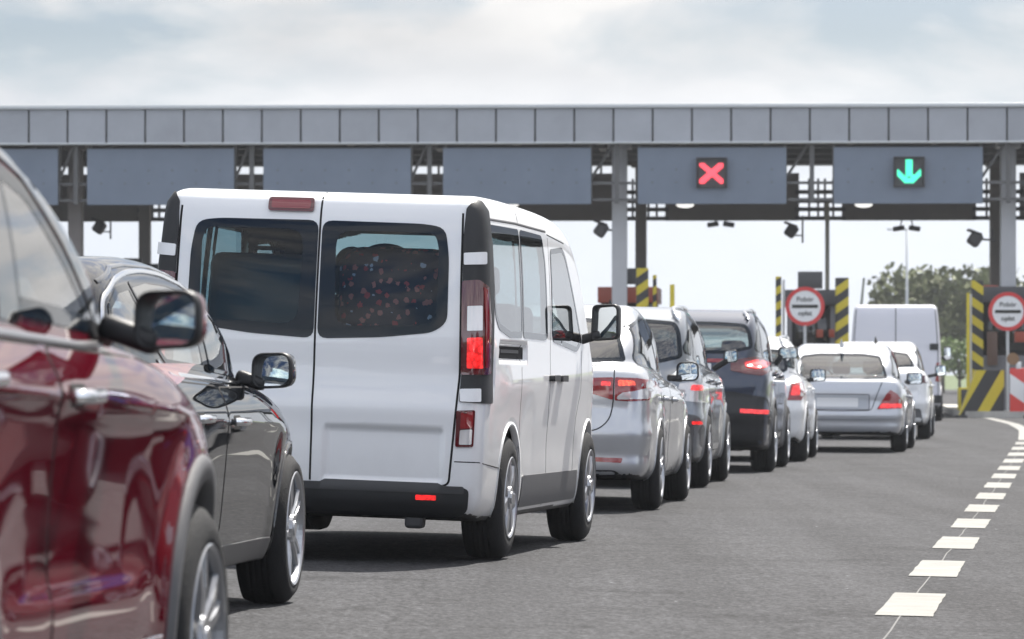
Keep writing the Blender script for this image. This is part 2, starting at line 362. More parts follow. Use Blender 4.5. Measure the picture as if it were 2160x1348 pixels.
        if mirror:
            V2=VV*[1,-1,1]; N2=NN*[1,-1,1]; out.append(meshobj(name,V2,[f[::-1] for f in FF],m,(mirror if not isinstance(mirror,bool) else par),True,None,N2))
        return out
    def window(s,name,outline,proj,gm=None,frit=.03,inner=None,mirror=False,r=.03,fm=None,off=.003):
        P=fillet(outline,r); Q=np.asarray(inner,float) if inner is not None else inset(resample(P,.03),frit)
        a=s.patch(name,P,proj,fm or FRIT,off,.006,.045,[Q],mirror=mirror)
        b=s.patch('pane',Q,proj,gm or GT,off-.001,.003,.08,parent=a[0],mirror=a[1] if mirror else False)
        s.holes.append((proj,inset(resample(P,.03),max(frit*.45,.012)) if inner is None else inset(Q,-.012),bool(mirror)))
        return a
    def ribbon(s,name,paths,proj,m,wd=.006,off=.0015,parent=None,mirror=False,closed=False,th=.002):
        V=[];F=[];NN=[]
        sc=1 if proj!='cam' else FPX/s.M.translation.y
        for pth in paths:
            P=resample(np.asarray(pth,float),.03*sc,closed); O,D=s.rays(proj,P); S=s.hit(O,D); n=s.nrm(S,.01)
            t=np.gradient(S,axis=0) if not closed else np.roll(S,-1,0)-np.roll(S,1,0); t/=np.linalg.norm(t,axis=1)[:,None]+1e-9; u=np.cross(n,t)
            b=len(V); k=len(P)
            for i in range(k):
                V+=[S[i]+u[i]*wd/2+n[i]*(off-th),S[i]+u[i]*wd/2*.8+n[i]*off,S[i]-u[i]*wd/2*.8+n[i]*off,S[i]-u[i]*wd/2+n[i]*(off-th)]
            for i in range(k if closed else k-1):
                j=(i+1)%k
                for q in range(3): F.append((b+i*4+q,b+j*4+q,b+j*4+q+1,b+i*4+q+1))
        o=meshobj(name,V,F,m,parent or s.root)
        if mirror: meshobj(name,np.array(V)*[1,-1,1],[f[::-1] for f in F],m,mirror if not isinstance(mirror,bool) else (parent or s.root))
        return o
    def finish(s,arch_mat=None,arch_w=.022,arch_th=.008,floorz=.45,lining=True):
        x0,x1,hw,zt=s.bb; h=s.h
        X=np.arange(x0,x1+h,h); Y=np.arange(-hw,hw+h,h); Z=np.arange(s.bottom-.12,zt+h,h)
        v=s.F(X[:,None,None],Y[None,:,None],Z[None,None,:]); v=np.ascontiguousarray(v); v=np.maximum(v,s.bottom-Z[None,None,:])
        i=v<0; nx,ny,nz=v.shape
        corner=[(a,b,c) for a in (0,1) for b in (0,1) for c in (0,1)]
        cs=sum(i[a:nx-1+a,b:ny-1+b,c:nz-1+c].astype(np.int8) for a,b,c in corner)
        act=(cs>0)&(cs<8); idx=-np.ones(act.shape,int); ci=np.argwhere(act); idx[act]=np.arange(len(ci))
        cv=np.stack([v[ci[:,0]+a,ci[:,1]+b,ci[:,2]+c] for a,b,c in corner],1); acc=np.zeros((len(ci),3)); ct=np.zeros(len(ci)); ca=np.array(corner,float)
        for p in range(8):
            for q in range(p+1,8):
                if np.abs(ca[p]-ca[q]).sum()!=1: continue
                a,b=cv[:,p],cv[:,q]; m=(a<0)!=(b<0); t=np.where(m,a/(a-b+1e-12),0)[:,None]; acc+=np.where(m[:,None],ca[p]+(ca[q]-ca[p])*t,0); ct+=m
        V=(ci+acc/ct[:,None])*h+np.array([X[0],Y[0],Z[0]])
        low=V[:,2]<s.bottom+h
        N1=s.newton(V.copy(),2); V=np.where(low[:,None],V,N1)
        Q=[]
        for ax in range(3):
            sh=[slice(None)]*3; sh2=[slice(None)]*3; sh[ax]=slice(0,-1); sh2[ax]=slice(1,None); A=i[tuple(sh)]; B=i[tuple(sh2)]
            e=np.argwhere(A!=B); o1,o2=[k for k in range(3) if k!=ax]
            e=e[(e[:,o1]>0)&(e[:,o2]>0)&(e[:,o1]<v.shape[o1]-1)&(e[:,o2]<v.shape[o2]-1)]
            def g(d1,d2):
                k=e.copy(); k[:,o1]+=d1; k[:,o2]+=d2; return idx[k[:,0],k[:,1],k[:,2]]
            q=np.stack([g(-1,-1),g(0,-1),g(0,0),g(-1,0)],1); fl=A[e[:,0],e[:,1],e[:,2]]
            if ax==1: fl=~fl
            Q.append(np.where(fl[:,None],q,q[:,::-1]))
        Q=np.vstack(Q); Q=Q[(Q>=0).all(1)]
        c=V[Q].mean(1); n=s.nrm(c,.02); keep=np.ones(len(Q),bool)
        for proj,P,mr in s.holes:
            for sg in ((1,-1) if mr else (1,)):
                yy=c[:,1]*sg
                if proj=='rear': u,w_=yy,c[:,2]; cond=n[:,0]<-.15
                elif proj=='front': u,w_=yy,c[:,2]; cond=n[:,0]>.15
                elif proj=='right': u,w_=c[:,0],c[:,2]; cond=n[:,1]*sg<-.3
                elif proj=='left': u,w_=c[:,0],c[:,2]; cond=n[:,1]*sg>.3
                keep&=~((sdpoly(P,u,w_)<0)&cond)
        Qk=Q[keep]; ck=c[keep]; nk=n[keep]
        fm=np.zeros(len(Qk),int)
        for a in s.axles: fm[(np.hypot(ck[:,0]-a,ck[:,2]-s.rw)<s.archR+.004)&(np.abs(ck[:,1])<s.aw-.02)]=1
        fm[(nk[:,2]<-.75)&(ck[:,2]<s.bottom+.12)]=1; fm[ck[:,2]<s.bottom+h*1.2]=1
        nv=s.nrm(V,.012); far=np.ones(len(V),bool)
        for a in s.axles: far&=np.hypot(V[:,0]-a,V[:,2]-s.rw)>s.archR+.03
        far&=V[:,2]>s.bottom+.05
        nv=np.where(far[:,None],nv,0)
        s.body=meshobj('body',V,Qk,[s.paint,BLK],s.root,True,fm,nv)
        if lining:
            fz=floorz; kk=keep&(c[:,2]>fz); Ql=Q[kk][:,::-1]; Vl=V-s.nrm(V,.03)*.035
            us,inv=np.unique(Ql.ravel(),return_inverse=True)
            meshobj('interior_lining',Vl[us],inv.reshape(-1,4),DARK,s.root)
            w_=s.aw-.14; box('cabin_floor',((x0+x1)/2-.3,0,fz-.03),(x1-x0-1.3,2*w_,.06),DARK,s.root,0)
        # wheel-arch lips
        for a in s.axles:
            for sg in (-1,1):
                an=np.linspace(R(-22),R(202),44); V=[];F=[]
                rows=[(-.012,-.03),(-.012,arch_th),(arch_w*.5,arch_th*1.25),(arch_w-.012,arch_th*.8),(arch_w,-.008)]
                for q,(dr,do) in enumerate(rows):
                    rr=s.archR+dr; U=np.stack([a+rr*np.cos(an),s.rw+rr*np.sin(an)],1); U[:,1]=np.maximum(U[:,1],s.bottom+.02)
                    O,D=s.rays('right',U); S=s.hit(O,D); nn=s.nrm(S,.03); S=S+nn*do; 
                    V.append(S*[1,-sg,1] if sg>0 else S)
                V=np.array(V); k=len(an)
                for q in range(len(rows)-1):
                    for j in range(k-1):
                        f=(q*k+j,q*k+j+1,(q+1)*k+j+1,(q+1)*k+j); F.append(f if sg<0 else f[::-1])
                meshobj('wheel_arch',V.reshape(-1,3),F,arch_mat or s.paint,s.root)
    def wheels(s,track,style,wd=.21,rimm=None,turn=0):
        for a in s.axles:
            for sg in (-1,1):
                t=tyre_mesh(style,wd); o=link(bpy.data.objects.new('wheel',t[0]),s.root); o.location=(a,sg*track,s.rw); k=s.rw/.33; o.scale=(k,k,k)
                o.rotation_euler=(0,random.random()*6,0 if sg<0 else math.pi)
                r=link(bpy.data.objects.new('rim',t[1]),o)
                if rimm: r.material_slots[0].link='OBJECT'; r.material_slots[0].material=rimm
    def px(s,px,py,x):
        """photo pixel -> local (y,z) on the car's cross plane x"""
        o=(s.Mi@np.array([0,0,1,1.]))[:3]; d=s.Mi[:3,:3]@np.array([(px-CX)/FPX,1,-(py-HY)/FPX]); t=(x-o[0])/d[0]; p=o+d*t; return p[1],p[2]
    def mirror(s,x,box_px,arm_z,body_y,m,deep=.13,look=None,both=True,rad=.035):
        y0,z1=s.px(box_px[0],box_px[1],x); y1,z0=s.px(box_px[2],box_px[3],x)
        cy,cz=(y0+y1)/2,(z0+z1)/2; w_,h_=abs(y0-y1),abs(z1-z0)
        ol=fillet([(-w_/2,-h_/2*.86),(w_/2,-h_/2),(w_/2*.98,h_/2*.92),(-w_/2*.93,h_/2)],rad,7); n=len(ol)
        nn=Vector((-1,.12,.02)).normalized()
        if look:
            cd=(Vector((s.Mi@np.array([0,0,1,1.]))[:3])-Vector((x,cy,cz))).normalized(); nn=(cd+(Vector(look)-Vector((x,cy,cz))).normalized()).normalized()
        ang=math.atan2(nn.y,-nn.x)*.5                      # the housing follows most of the glass's turn towards the driver
        for sg in ((1,-1) if both else (1,)):
            def tf(dx,dy,dz):                               # housing frame -> car, turned about the vertical
                ca,sa=math.cos(ang),math.sin(ang); return (x+dx*ca+dy*sa,(cy-dx*sa+dy*ca)*sg,cz+dz)
            V=[];F=[];fm=[]
            prof=[(.035,.80),(.004,.87),(-.004,.93),(0,.985),(.025,1.0),(deep*.5,.95),(deep*.8,.78),(deep,.45),(deep*1.06,.05)]
            for dx,k in prof:
                for p in ol: V.append(tf(dx,p[0]*k,p[1]*k))
            for q in range(len(prof)-1):
                for j in range(n):
                    f=(q*n+j,q*n+(j+1)%n,(q+1)*n+(j+1)%n,(q+1)*n+j); F.append(f if sg<0 else f[::-1]); fm.append(1 if q<4 else 0)
            b=len(V)-n; F.append(tuple(range(b,b+n)) if sg>0 else tuple(range(b,b+n))[::-1]); fm.append(0)
            mo=meshobj('side_mirror',V,F,[m,BLK],s.root,True,fm)
            GV=[];GF=[]; rings=[1,.8,.6,.4,.2]; na=math.atan2(nn.y,-nn.x)-ang; tz=nn.z/max(.3,math.hypot(nn.x,nn.y))
            Rc=1.3
            for k in rings+[0]:
                for p in (ol if k else ol[:1]):
                    u,v=p[0]*.85*k,p[1]*.85*k; dx=.016+u*math.tan(na)+v*tz+(u*u+v*v)/(2*Rc); GV.append(tf(dx,u,v))
            for q in range(len(rings)-1):
                for j in range(n): f=(q*n+j,q*n+(j+1)%n,(q+1)*n+(j+1)%n,(q+1)*n+j); GF.append(f[::-1] if sg>0 else f)
            for j in range(n): f=(4*n+j,4*n+(j+1)%n,5*n); GF.append(f[::-1] if sg>0 else f)
            meshobj('mirror_glass',GV,GF,MIR,mo)
            bm=bmesh.new(); a=Vector((x+.05,(cy+(w_/2-.03))*sg,cz-h_*.34)); bb=Vector((x+.07,-body_y*sg,arm_z)); d=bb-a
            addbox(bm,(a+bb)/2,(.085,d.length+.05,.055),.018,rot=Matrix.Rotation(math.atan2(d.z,d.y if sg>0 else -d.y)*(1 if sg>0 else -1),3,'X'))
            bmobj('mirror_arm',bm,BLK,mo,True)
    def seats(s,rows,zf=.5,hr=.22,wdt=.5,cols=2,m=None):
        for (x,zt,n,yw) in rows:
            bm=bmesh.new(); ys=[(i-(n-1)/2)*yw for i in range(n)]
            for y in ys:
                b=bmesh.new(); rot=Matrix.Rotation(R(-14),3,'Y')
                addbox(b,(x,y,(zf+zt)/2),(.14,yw*.9,zt-zf),.05,rot,3); addbox(b,(x+.3,y,zf-.02),(.5,yw*.9,.15),.05,None,3)
                addbox(b,(x-.1,y,zt+.12),(.10,.25,.17),.04,rot,3); addcyl(b,(x-.07,y-.06,zt-.1),(x-.1,y-.06,zt+.1),.008,n=6); addcyl(b,(x-.07,y+.06,zt-.1),(x-.1,y+.06,zt+.1),.008,n=6)
                bmobj('seat',b,m or FAB,s.root,True)
            bm.free()
    def dash(s,x,z,yw,sx,sz,sr=.19):
        box('dashboard',(x+.2,0,z-.12),(.5,2*yw,.28),DARK,s.root,.06,None,True,3)
        c=Vector((sx,.38,sz)); pts=[]
        ax=Vector((1,0,.45)).normalized(); u=Vector((0,1,0)); v=ax.cross(u)
        for k in range(28): a=2*math.pi*k/28; pts.append(c+u*math.cos(a)*sr+v*math.sin(a)*sr)
        st=tube('steering_wheel',pts,.015,DARK,s.root,8,True)
        bm=bmesh.new(); 
        for a in (0,math.pi,1.5*math.pi): addcyl(bm,c,c+u*math.cos(a)*sr+v*math.sin(a)*sr,.018,n=6)
        addcyl(bm,c-ax*.02,c+ax*.25,.035,n=8); bmobj('steering_column',bm,DARK,st)
WM={}
def tyre_mesh(style,wd):
    """wheel of radius .33 about the y axis; the outer face looks to -y"""
    key=(style,wd)
    if key in WM: return WM[key]
    Rr=.33; rim={'five':.228,'multi':.245,'cover':.212,'plain':.215}[style]; n=64
    prof=[(rim-.005,.02),(rim,-.006),(rim+.012,-.012),(rim+.04,-.014),(Rr-.035,-.006),(Rr-.012,.012),(Rr-.002,.035),(Rr,.05),(Rr,wd*0.3),(Rr-.004,wd*0.308),(Rr-.004,wd*0.32),(Rr,wd*0.328),(Rr,wd*0.42),(Rr-.004,wd*0.428),(Rr-.004,wd*0.44),(Rr,wd*0.448),(Rr,wd*0.55),(Rr-.004,wd*0.558),(Rr-.004,wd*0.5700000000000001),(Rr,wd*0.5780000000000001),(Rr,wd*0.67),(Rr-.004,wd*0.678),(Rr-.004,wd*0.6900000000000001),(Rr,wd*0.6980000000000001),(Rr,wd-.05),(Rr-.012,wd-.012),(Rr-.05,wd),(rim,wd-.01),(rim-.02,wd-.03)]
    V=[];F=[]
    for r,y in prof:
        for j in range(n): a=2*math.pi*j/n; V.append((r*math.cos(a),y,r*math.sin(a)))
    for q in range(len(prof)-1):
        for j in range(n): F.append((q*n+j,(q+1)*n+j,(q+1)*n+(j+1)%n,q*n+(j+1)%n))
    me=bpy.data.meshes.new('wheel'); me.from_pydata(V,[],F); me.materials.append(TYRE); me.polygons.foreach_set('use_smooth',[True]*len(F))
    bm=bmesh.new()
    rp=[(rim+.006,-.012),(rim+.002,-.016),(rim-.008,-.010),(rim-.016,.006),(rim-.022,.04),(rim-.03,.10),(rim-.028,wd-.04)]
    rows=[[bm.verts.new((r*math.cos(2*math.pi*j/n),y,r*math.sin(2*math.pi*j/n))) for j in range(n)] for r,y in rp]
    for q in range(len(rp)-1):
        for j in range(n): bm.faces.new((rows[q][j],rows[q+1][j],rows[q+1][(j+1)%n],rows[q][(j+1)%n]))
    # dark back disc
    d=bmesh.ops.create_circle(bm,cap_ends=True,segments=32,radius=rim-.026,matrix=Matrix.Translation((0,.11,0))@Matrix.Rotation(R(90),4,'X'))
    for f in {f for v in d['verts'] for f in v.link_faces}: f.material_index=1
    def spoke(a,w0,w1,y0,y1,r0,r1,th):
        c,s=math.cos(a),math.sin(a); vs=[]
        rs=[r0,(r0+r1)*.5,r1]; ws=[w0,(w0+w1)*.48,w1]; ys=[y0,(y0+y1)/2-.006,y1]
        for r,wq,y in zip(rs,ws,ys):
            for t,dy in ((-.5,.012),(-.30,0),(.30,0),(.5,.012),(.4,th),(-.4,th)):
                vs.append(bm.verts.new((r*c-t*wq*s,y+dy,r*s+t*wq*c)))
        for q in range(2):
            for k in range(6): bm.faces.new((vs[q*6+k],vs[q*6+(k+1)%6],vs[q*6+6+(k+1)%6],vs[q*6+6+k]))
    R1=rim-.012
    if style=='five':
        for k in range(5):
            a=2*math.pi*k/5
            for da in (-.19,.19): spoke(a+da,.05,.034,.004,-.006,.04,R1,.05)
    elif style=='multi':
        for k in range(5):
            a=2*math.pi*k/5; spoke(a-.14,.036,.026,.01,-.004,.03,R1,.05); spoke(a+.14,.036,.026,.01,-.004,.03,R1,.05); 
    elif style=='cover':
        for k in range(7): spoke(2*math.pi*k/7,.075,.105,-.004,-.008,.03,R1,.02)
        d=bmesh.ops.create_circle(bm,cap_ends=True,segments=32,radius=R1,matrix=Matrix.Translation((0,.03,0))@Matrix.Rotation(R(90),4,'X'))
        for f in {f for v in d['verts'] for f in v.link_faces}: f.material_index=1
    else:
        for k in range(7): spoke(2*math.pi*k/7,.05,.05,.0,-.004,.03,R1,.04)
    addcyl(bm,(0,-.008 if style!='cover' else -.016,0),(0,.08,0),.06,.075,20); addcyl(bm,(0,-.014 if style!='cover' else -.022,0),(0,.0,0),.032,.036,16)
    for k in range(5):
        a=2*math.pi*(k+.5)/5; addcyl(bm,(.05*math.cos(a),-.004,.05*math.sin(a)),(.05*math.cos(a),.03,.05*math.sin(a)),.009,n=6,mi=1)
    bmesh.ops.recalc_face_normals(bm,faces=bm.faces)
    m2=bpy.data.meshes.new('rim'); bm.to_mesh(m2); bm.free(); m2.materials.append(ALLOY); m2.materials.append(BLK)
    WM[key]=(me,m2); return WM[key]
# ------------------------------------------------------------------ ground, road, markings
def sheet(name,xs,ys,m,dz,kind='structure'):
    V=[(x,y,float(gz(x,y))+dz) for y in ys for x in xs]; k=len(xs)
    F=[(j*k+i,j*k+i+1,(j+1)*k+i+1,(j+1)*k+i) for j in range(len(ys)-1) for i in range(k-1)]
    return tag(meshobj(name,V,F,m),kind=kind)
def asphalt():
    m=bpy.data.materials.new('asphalt'); m.use_nodes=True; t=m.node_tree; b=t.nodes['Principled BSDF']; l=t.links.new
    c=N(t,'ShaderNodeTexCoord')
    def ns(s,d,r=.6,mapscale=None):
        n=N(t,'ShaderNodeTexNoise'); n.inputs['Scale'].default_value=s; n.inputs['Detail'].default_value=d; n.inputs['Roughness'].default_value=r
        if mapscale:
            q=N(t,'ShaderNodeMapping'); q.inputs['Scale'].default_value=mapscale; q.inputs['Rotation'].default_value=(0,0,R(7)); l(c.outputs['Object'],q.inputs[0]); l(q.outputs[0],n.inputs['Vector'])
        else: l(c.outputs['Object'],n.inputs['Vector'])
        return n
    grain=ns(55,4,.7); mid=ns(2.2,5); big=ns(.35,4); streak=ns(1.0,5,.6,(1.4,.05,1))
    vo=N(t,'ShaderNodeTexVoronoi'); vo.inputs['Scale'].default_value=42; l(c.outputs['Object'],vo.inputs['Vector'])
    def rng_(n,a,b_,lo,hi):
        r=N(t,'ShaderNodeMapRange'); r.inputs['From Min'].default_value=a; r.inputs['From Max'].default_value=b_; r.inputs['To Min'].default_value=lo; r.inputs['To Max'].default_value=hi; l(n,r.inputs['Value']); return r.outputs[0]
    def mul(a,b_):
        q=N(t,'ShaderNodeMath',operation='MULTIPLY'); l(a,q.inputs[0]); l(b_,q.inputs[1]); return q.outputs[0]
    v=mul(rng_(grain.outputs[0],.32,.68,.3,1.8),mul(rng_(mid.outputs[0],.25,.75,.88,1.12),mul(rng_(big.outputs[0],.3,.7,.9,1.1),rng_(streak.outputs[0],.3,.7,.78,1.2))))
    chip=rng_(vo.outputs['Color'],.0,1,.75,1.3); v=mul(v,chip)
    coarse=ns(26,3,.75,(1,.30,1)); v=mul(v,rng_(coarse.outputs[0],.34,.66,.72,1.32))
    stain=ns(.9,3); stain.inputs['Distortion'].default_value=1.2; v=mul(v,rng_(stain.outputs[0],.30,.42,.72,1.0))
    sv=N(t,'ShaderNodeTexVoronoi'); sv.inputs['Scale'].default_value=2.3; l(c.outputs['Object'],sv.inputs['Vector'])
    spk=rng_(sv.outputs['Distance'],.018,.034,5.0,1.0); v=mul(v,spk)
    cr=N(t,'ShaderNodeTexVoronoi'); cr.feature='DISTANCE_TO_EDGE'; cr.inputs['Scale'].default_value=.16; wv=ns(1.6,4); wa=N(t,'ShaderNodeMix'); wa.data_type='VECTOR'; wa.inputs['Factor'].default_value=.18; l(c.outputs['Object'],wa.inputs['A']); l(wv.outputs['Color'],wa.inputs['B']); l(wa.outputs['Result'],cr.inputs['Vector'])
    v=mul(v,rng_(cr.outputs['Distance'],.0005,.0016,.78,1.0))
    sc=N(t,'ShaderNodeVectorMath',operation='SCALE'); sc.inputs[0].default_value=(.045,.0455,.0485); l(v,sc.inputs['Scale']); l(sc.outputs[0],b.inputs['Base Color'])
    b.inputs['Roughness'].default_value=.8; b.inputs['Specular IOR Level'].default_value=.11
    u=N(t,'ShaderNodeBump'); u.inputs['Strength'].default_value=.55; u.inputs['Distance'].default_value=.006; l(vo.outputs['Distance'],u.inputs['Height']); 
    u2=N(t,'ShaderNodeBump'); u2.inputs['Strength'].default_value=.4; u2.inputs['Distance'].default_value=.006; l(grain.outputs[0],u2.inputs['Height']); l(u.outputs[0],u2.inputs['Normal']); l(u2.outputs[0],b.inputs['Normal'])
    return m
ASPH=asphalt()
xs=[-3000,-400,-120,-60,-30]+[x for x in range(-20,31,1)]+[45,60,120,400,3000]
ys=[-300,-60]+[y for y in range(-20,100,2)]+[110,130,160,200,300,500,1000,2500,6000]
GRASS=mat('grass_far',(.07,.10,.03),.9,noise=.4,nscale=.3)
sheet('ground',xs,ys,GRASS,-.03)
sheet('road',[x for x in xs if -60<=x<=60],[y for y in ys if -60<=y<=300],ASPH,0)
WP=bpy.data.materials.new('road_paint'); WP.use_nodes=True
def paint_nodes():
    t=WP.node_tree; b=t.nodes['Principled BSDF']; l=t.links.new; c=N(t,'ShaderNodeTexCoord')
    n=N(t,'ShaderNodeTexNoise'); n.inputs['Scale'].default_value=30; n.inputs['Detail'].default_value=6; n.inputs['Roughness'].default_value=.75; l(c.outputs['Object'],n.inputs['Vector'])
    n2=N(t,'ShaderNodeTexNoise'); n2.inputs['Scale'].default_value=4; n2.inputs['Detail'].default_value=5; l(c.outputs['Object'],n2.inputs['Vector'])
    r=N(t,'ShaderNodeValToRGB'); r.color_ramp.elements[0].position=.30; r.color_ramp.elements[1].position=.42; r.color_ramp.elements[0].color=(.15,.15,.15,1); r.color_ramp.elements[1].color=(.29,.288,.272,1); l(n.outputs[0],r.inputs[0])
    r2=N(t,'ShaderNodeMapRange'); r2.inputs['From Min'].default_value=.3; r2.inputs['From Max'].default_value=.7; r2.inputs['To Min'].default_value=.86; r2.inputs['To Max'].default_value=1.05; l(n2.outputs[0],r2.inputs['Value'])
    s=N(t,'ShaderNodeVectorMath',operation='SCALE'); l(r.outputs[0],s.inputs[0]); l(r2.outputs[0],s.inputs['Scale']); l(s.outputs[0],b.inputs['Base Color']); b.inputs['Roughness'].default_value=.75; b.inputs['Specular IOR Level'].default_value=.1
paint_nodes()
def lane_x(Y): return 1.682+.1237*(Y-19.38)
def strip(V,F,c0,c1,wd):
    """a painted bar from c0 to c1 (world x, y)"""
    c0,c1=np.array(c0),np.array(c1); k=8; t=(c1-c0)/np.linalg.norm(c1-c0); u=np.array([t[1],-t[0]]); b=len(V)
    for i in range(k+1):
        p=c0+(c1-c0)*i/k
        for sgn in (-1,1):
            q=p+u*sgn*(wd/2+random.uniform(-.004,.004)); V.append((q[0],q[1],float(gz(q[0],q[1]))+.004))
    for i in range(k): F.append((b+2*i,b+2*i+1,b+2*i+3,b+2*i+2))
V=[];F=[]
for k in range(-4,13):
    y0=19.33+4.0*k; y1=y0+2.1; strip(V,F,(lane_x(y0),y0),(lane_x(y1),y1),.245)
cu=[(lane_x(71),71),(9.2,81),(10.1,91),(10.75,101),(10.95,104.4)]
for a,b in zip(cu[:-1],cu[1:]): strip(V,F,a,b,.22)
for k in range(-4,12):      # dashes of the next lane line on the left, hidden behind the queue in places
    y0=17.9+7.3*k; strip(V,F,(lane_x(y0)-7.4,y0),(lane_x(y0+3.6)-7.4,y0+3.6),.2)
tag(meshobj('road_markings',V,F,WP,smooth=False),kind='structure')
V=[];F=[]; pts=[(lane_x(y)-.012+random.uniform(-.006,.006),y) for y in np.arange(2,70,.6)]
for a,b in zip(pts[:-1],pts[1:]):
    k=len(V)
    for p in (a,b):
        for d in (-.004,.004): V.append((p[0]+d,p[1],float(gz(p[0]+d,p[1]))+.0025))
    F.append((k,k+1,k+3,k+2))
tag(meshobj('road_seam_line',V,F,mat('seam_line',(.13,.13,.128),.8),smooth=False),kind='structure')
# ------------------------------------------------------------------ toll canopy
YC=108.75; ROT=R(-2.6); SF=FPX/YC
def cw(lx,dy,z=0):
    return (lx*math.cos(ROT)-dy*math.sin(ROT),YC+lx*math.sin(ROT)+dy*math.cos(ROT),z)
def lx(px,dy=0): return (px-CX)/(FPX/(YC+dy))-dy*.0454
def lz(py,dy=0): return 1-(py-HY)/(FPX/(YC+dy))
FASC=mat('fascia_panels',(.34,.355,.385),.42,.15,0,noise=.10,nscale=1.3)
def per_panel():
    t=FASC.node_tree; b=t.nodes['Principled BSDF']; src=b.inputs['Base Color'].links[0].from_socket; g=N(t,'ShaderNodeNewGeometry'); r=N(t,'ShaderNodeMapRange'); r.inputs['To Min'].default_value=.90; r.inputs['To Max'].default_value=1.06; t.links.new(g.outputs['Random Per Island'],r.inputs['Value'])
    s=N(t,'ShaderNodeVectorMath',operation='SCALE'); t.links.new(src,s.inputs[0]); t.links.new(r.outputs[0],s.inputs['Scale']); t.links.new(s.outputs[0],b.inputs['Base Color'])
per_panel()
CAPM=mat('pale_metal',(.55,.57,.58),.4,.2)
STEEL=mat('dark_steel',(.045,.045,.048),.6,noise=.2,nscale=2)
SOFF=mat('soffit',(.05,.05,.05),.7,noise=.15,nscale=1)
COLM=mat('column_grey',(.47,.475,.49),.5,noise=.08,nscale=2)
COLB=mat('column_brown',(.17,.15,.14),.6,noise=.1,nscale=2)
BOARD=mat('sign_board_grey',(.155,.19,.245),.5,0,0,noise=.08,nscale=1.5)
can=empty('toll_canopy',cw(0,0),ROT); tag(can,'long grey panelled toll plaza canopy spanning all lanes','toll canopy')
bm=bmesh.new()
p0=55-82.6*30
for k in range(90):
    a,b=lx(p0+82.6*k+2.2),lx(p0+82.6*(k+1)-2.2); addbox(bm,((a+b)/2,0,7.0),(b-a,.05,.80),0)
bmobj('fascia',bm,FASC,can)
box('fascia_backing',(0,.13,7.0),(84,.18,.82),mat('fascia_joint',(.10,.105,.11),.7),can,0)
box('roof_edge',(0,.1,7.455),(84.2,.42,.10),CAPM,can,.015)
box('lower_edge',(0,.1,6.575),(84.2,.34,.045),CAPM,can,.01)
box('roof',(0,6.3,7.2),(83.6,11.6,.25),mat('roof_sheet',(.3,.3,.31),.6),can,0)
bm=bmesh.new()
for k in range(-20,21): addbox(bm,(k*2.05,6.1,6.86),(.16,11.4,.42))
for y in (.55,3,6.1,9,11.7): addbox(bm,(0,y,6.84),(83.4,.22,.5))
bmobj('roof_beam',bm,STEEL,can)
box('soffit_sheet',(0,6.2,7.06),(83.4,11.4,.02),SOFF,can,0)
box('rear_fascia',(0,12.3,7.0),(84,.2,.84),FASC,can,0)
# lanes: boards in front and behind
lanes=[334-375*2,-41,334,709,1090,1501.5,1913.5,2327,2740]
bw=3.57
cut=(None,)
gaps=[]
for px_ in [lx(p) for p in lanes]: gaps.append((px_-bw/2,px_+bw/2))
HG=mat('hanger_grey',(.11,.11,.11),.5)
for (a0,a1),(b0,b1) in zip(gaps[:-1],gaps[1:]):     # hanger steelwork in each gap between two boards
    bm=bmesh.new(); m_=(a1+b0)/2
    addbox(bm,(m_+.05,.35,5.85),(.11,.1,1.45)); addbox(bm,(a1-.02,.5,5.9),(.07,.2,1.4)); addbox(bm,(b0+.02,.5,5.9),(.07,.2,1.4))
    for z in (5.62,5.22): addbox(bm,(m_,.42,z),(b0-a1+.1,.06,.07))
    addcyl(bm,(a1,.45,5.75),(m_,.45,6.6),.035,n=6); bmobj('hanger_frame',bm,HG,can)
for i_,((a0,a1),(b0,b1)) in enumerate(zip(gaps[:-1],gaps[1:])):
    bm=bmesh.new(); m_=(a1+b0)/2+.52
    for z in (5.86,5.62,5.40,5.16): addbox(bm,(m_,11.9,z),(b0-a1+.2,.08,.11))
    for x in (-.3,-.06,.12,.34): addbox(bm,(m_+x,11.95,5.72),(.06,.06,1.0))
    bmobj('rear_lattice',bm,STEEL,can)
# columns
def column(l_,dy,wd,m,z1=6.6):
    bm=bmesh.new(); addbox(bm,(l_,dy,z1/2),(wd,wd*1.1,z1),.02); addbox(bm,(l_,dy,.2),(wd+.16,wd+.2,.4),.02); addbox(bm,(l_,dy,z1-.06),(wd+.2,wd+.3,.12)); bmobj('column',bm,m,can)
for p in (1307,2122,1307-815*2,1307+815*2): column(lx(p,1.2),1.2,.37,COLM)
for p in (155,): column(lx(p,1.2),1.2,.34,COLB)
for p in (1352,302,2096,-500,2900): column(lx(p,11),11,.30,COLB)
def bolts(bm,w_,dy):
    for z in (5.93,5.62):
        for k in range(6): addcyl(bm,(-w_/2+.35+k*(w_-.7)/5,dy-.031,z),(-w_/2+.35+k*(w_-.7)/5,dy+.0,z),.035,n=8,mi=1)
names=['far left, mostly hidden behind the maroon car','left of the leftmost column','second full board from the left, above the white van cab','third full board from the left','fourth full board, above the white van roof','with the red cross signal','with the green arrow signal']
labels={0:None,1:'blank blue-grey lane board cut by the left edge of the photo, above the maroon car',2:'blank blue-grey lane board next right of the brown column, above the black car',3:'blank blue-grey lane board straight above the rear doors of the white van',4:'blank blue-grey lane board just left of the pale column, above the white van side',5:'blue-grey lane board carrying the red cross signal',6:'blue-grey lane board carrying the green arrow signal',7:'blue-grey lane board cut by the right edge of the photo',8:None}
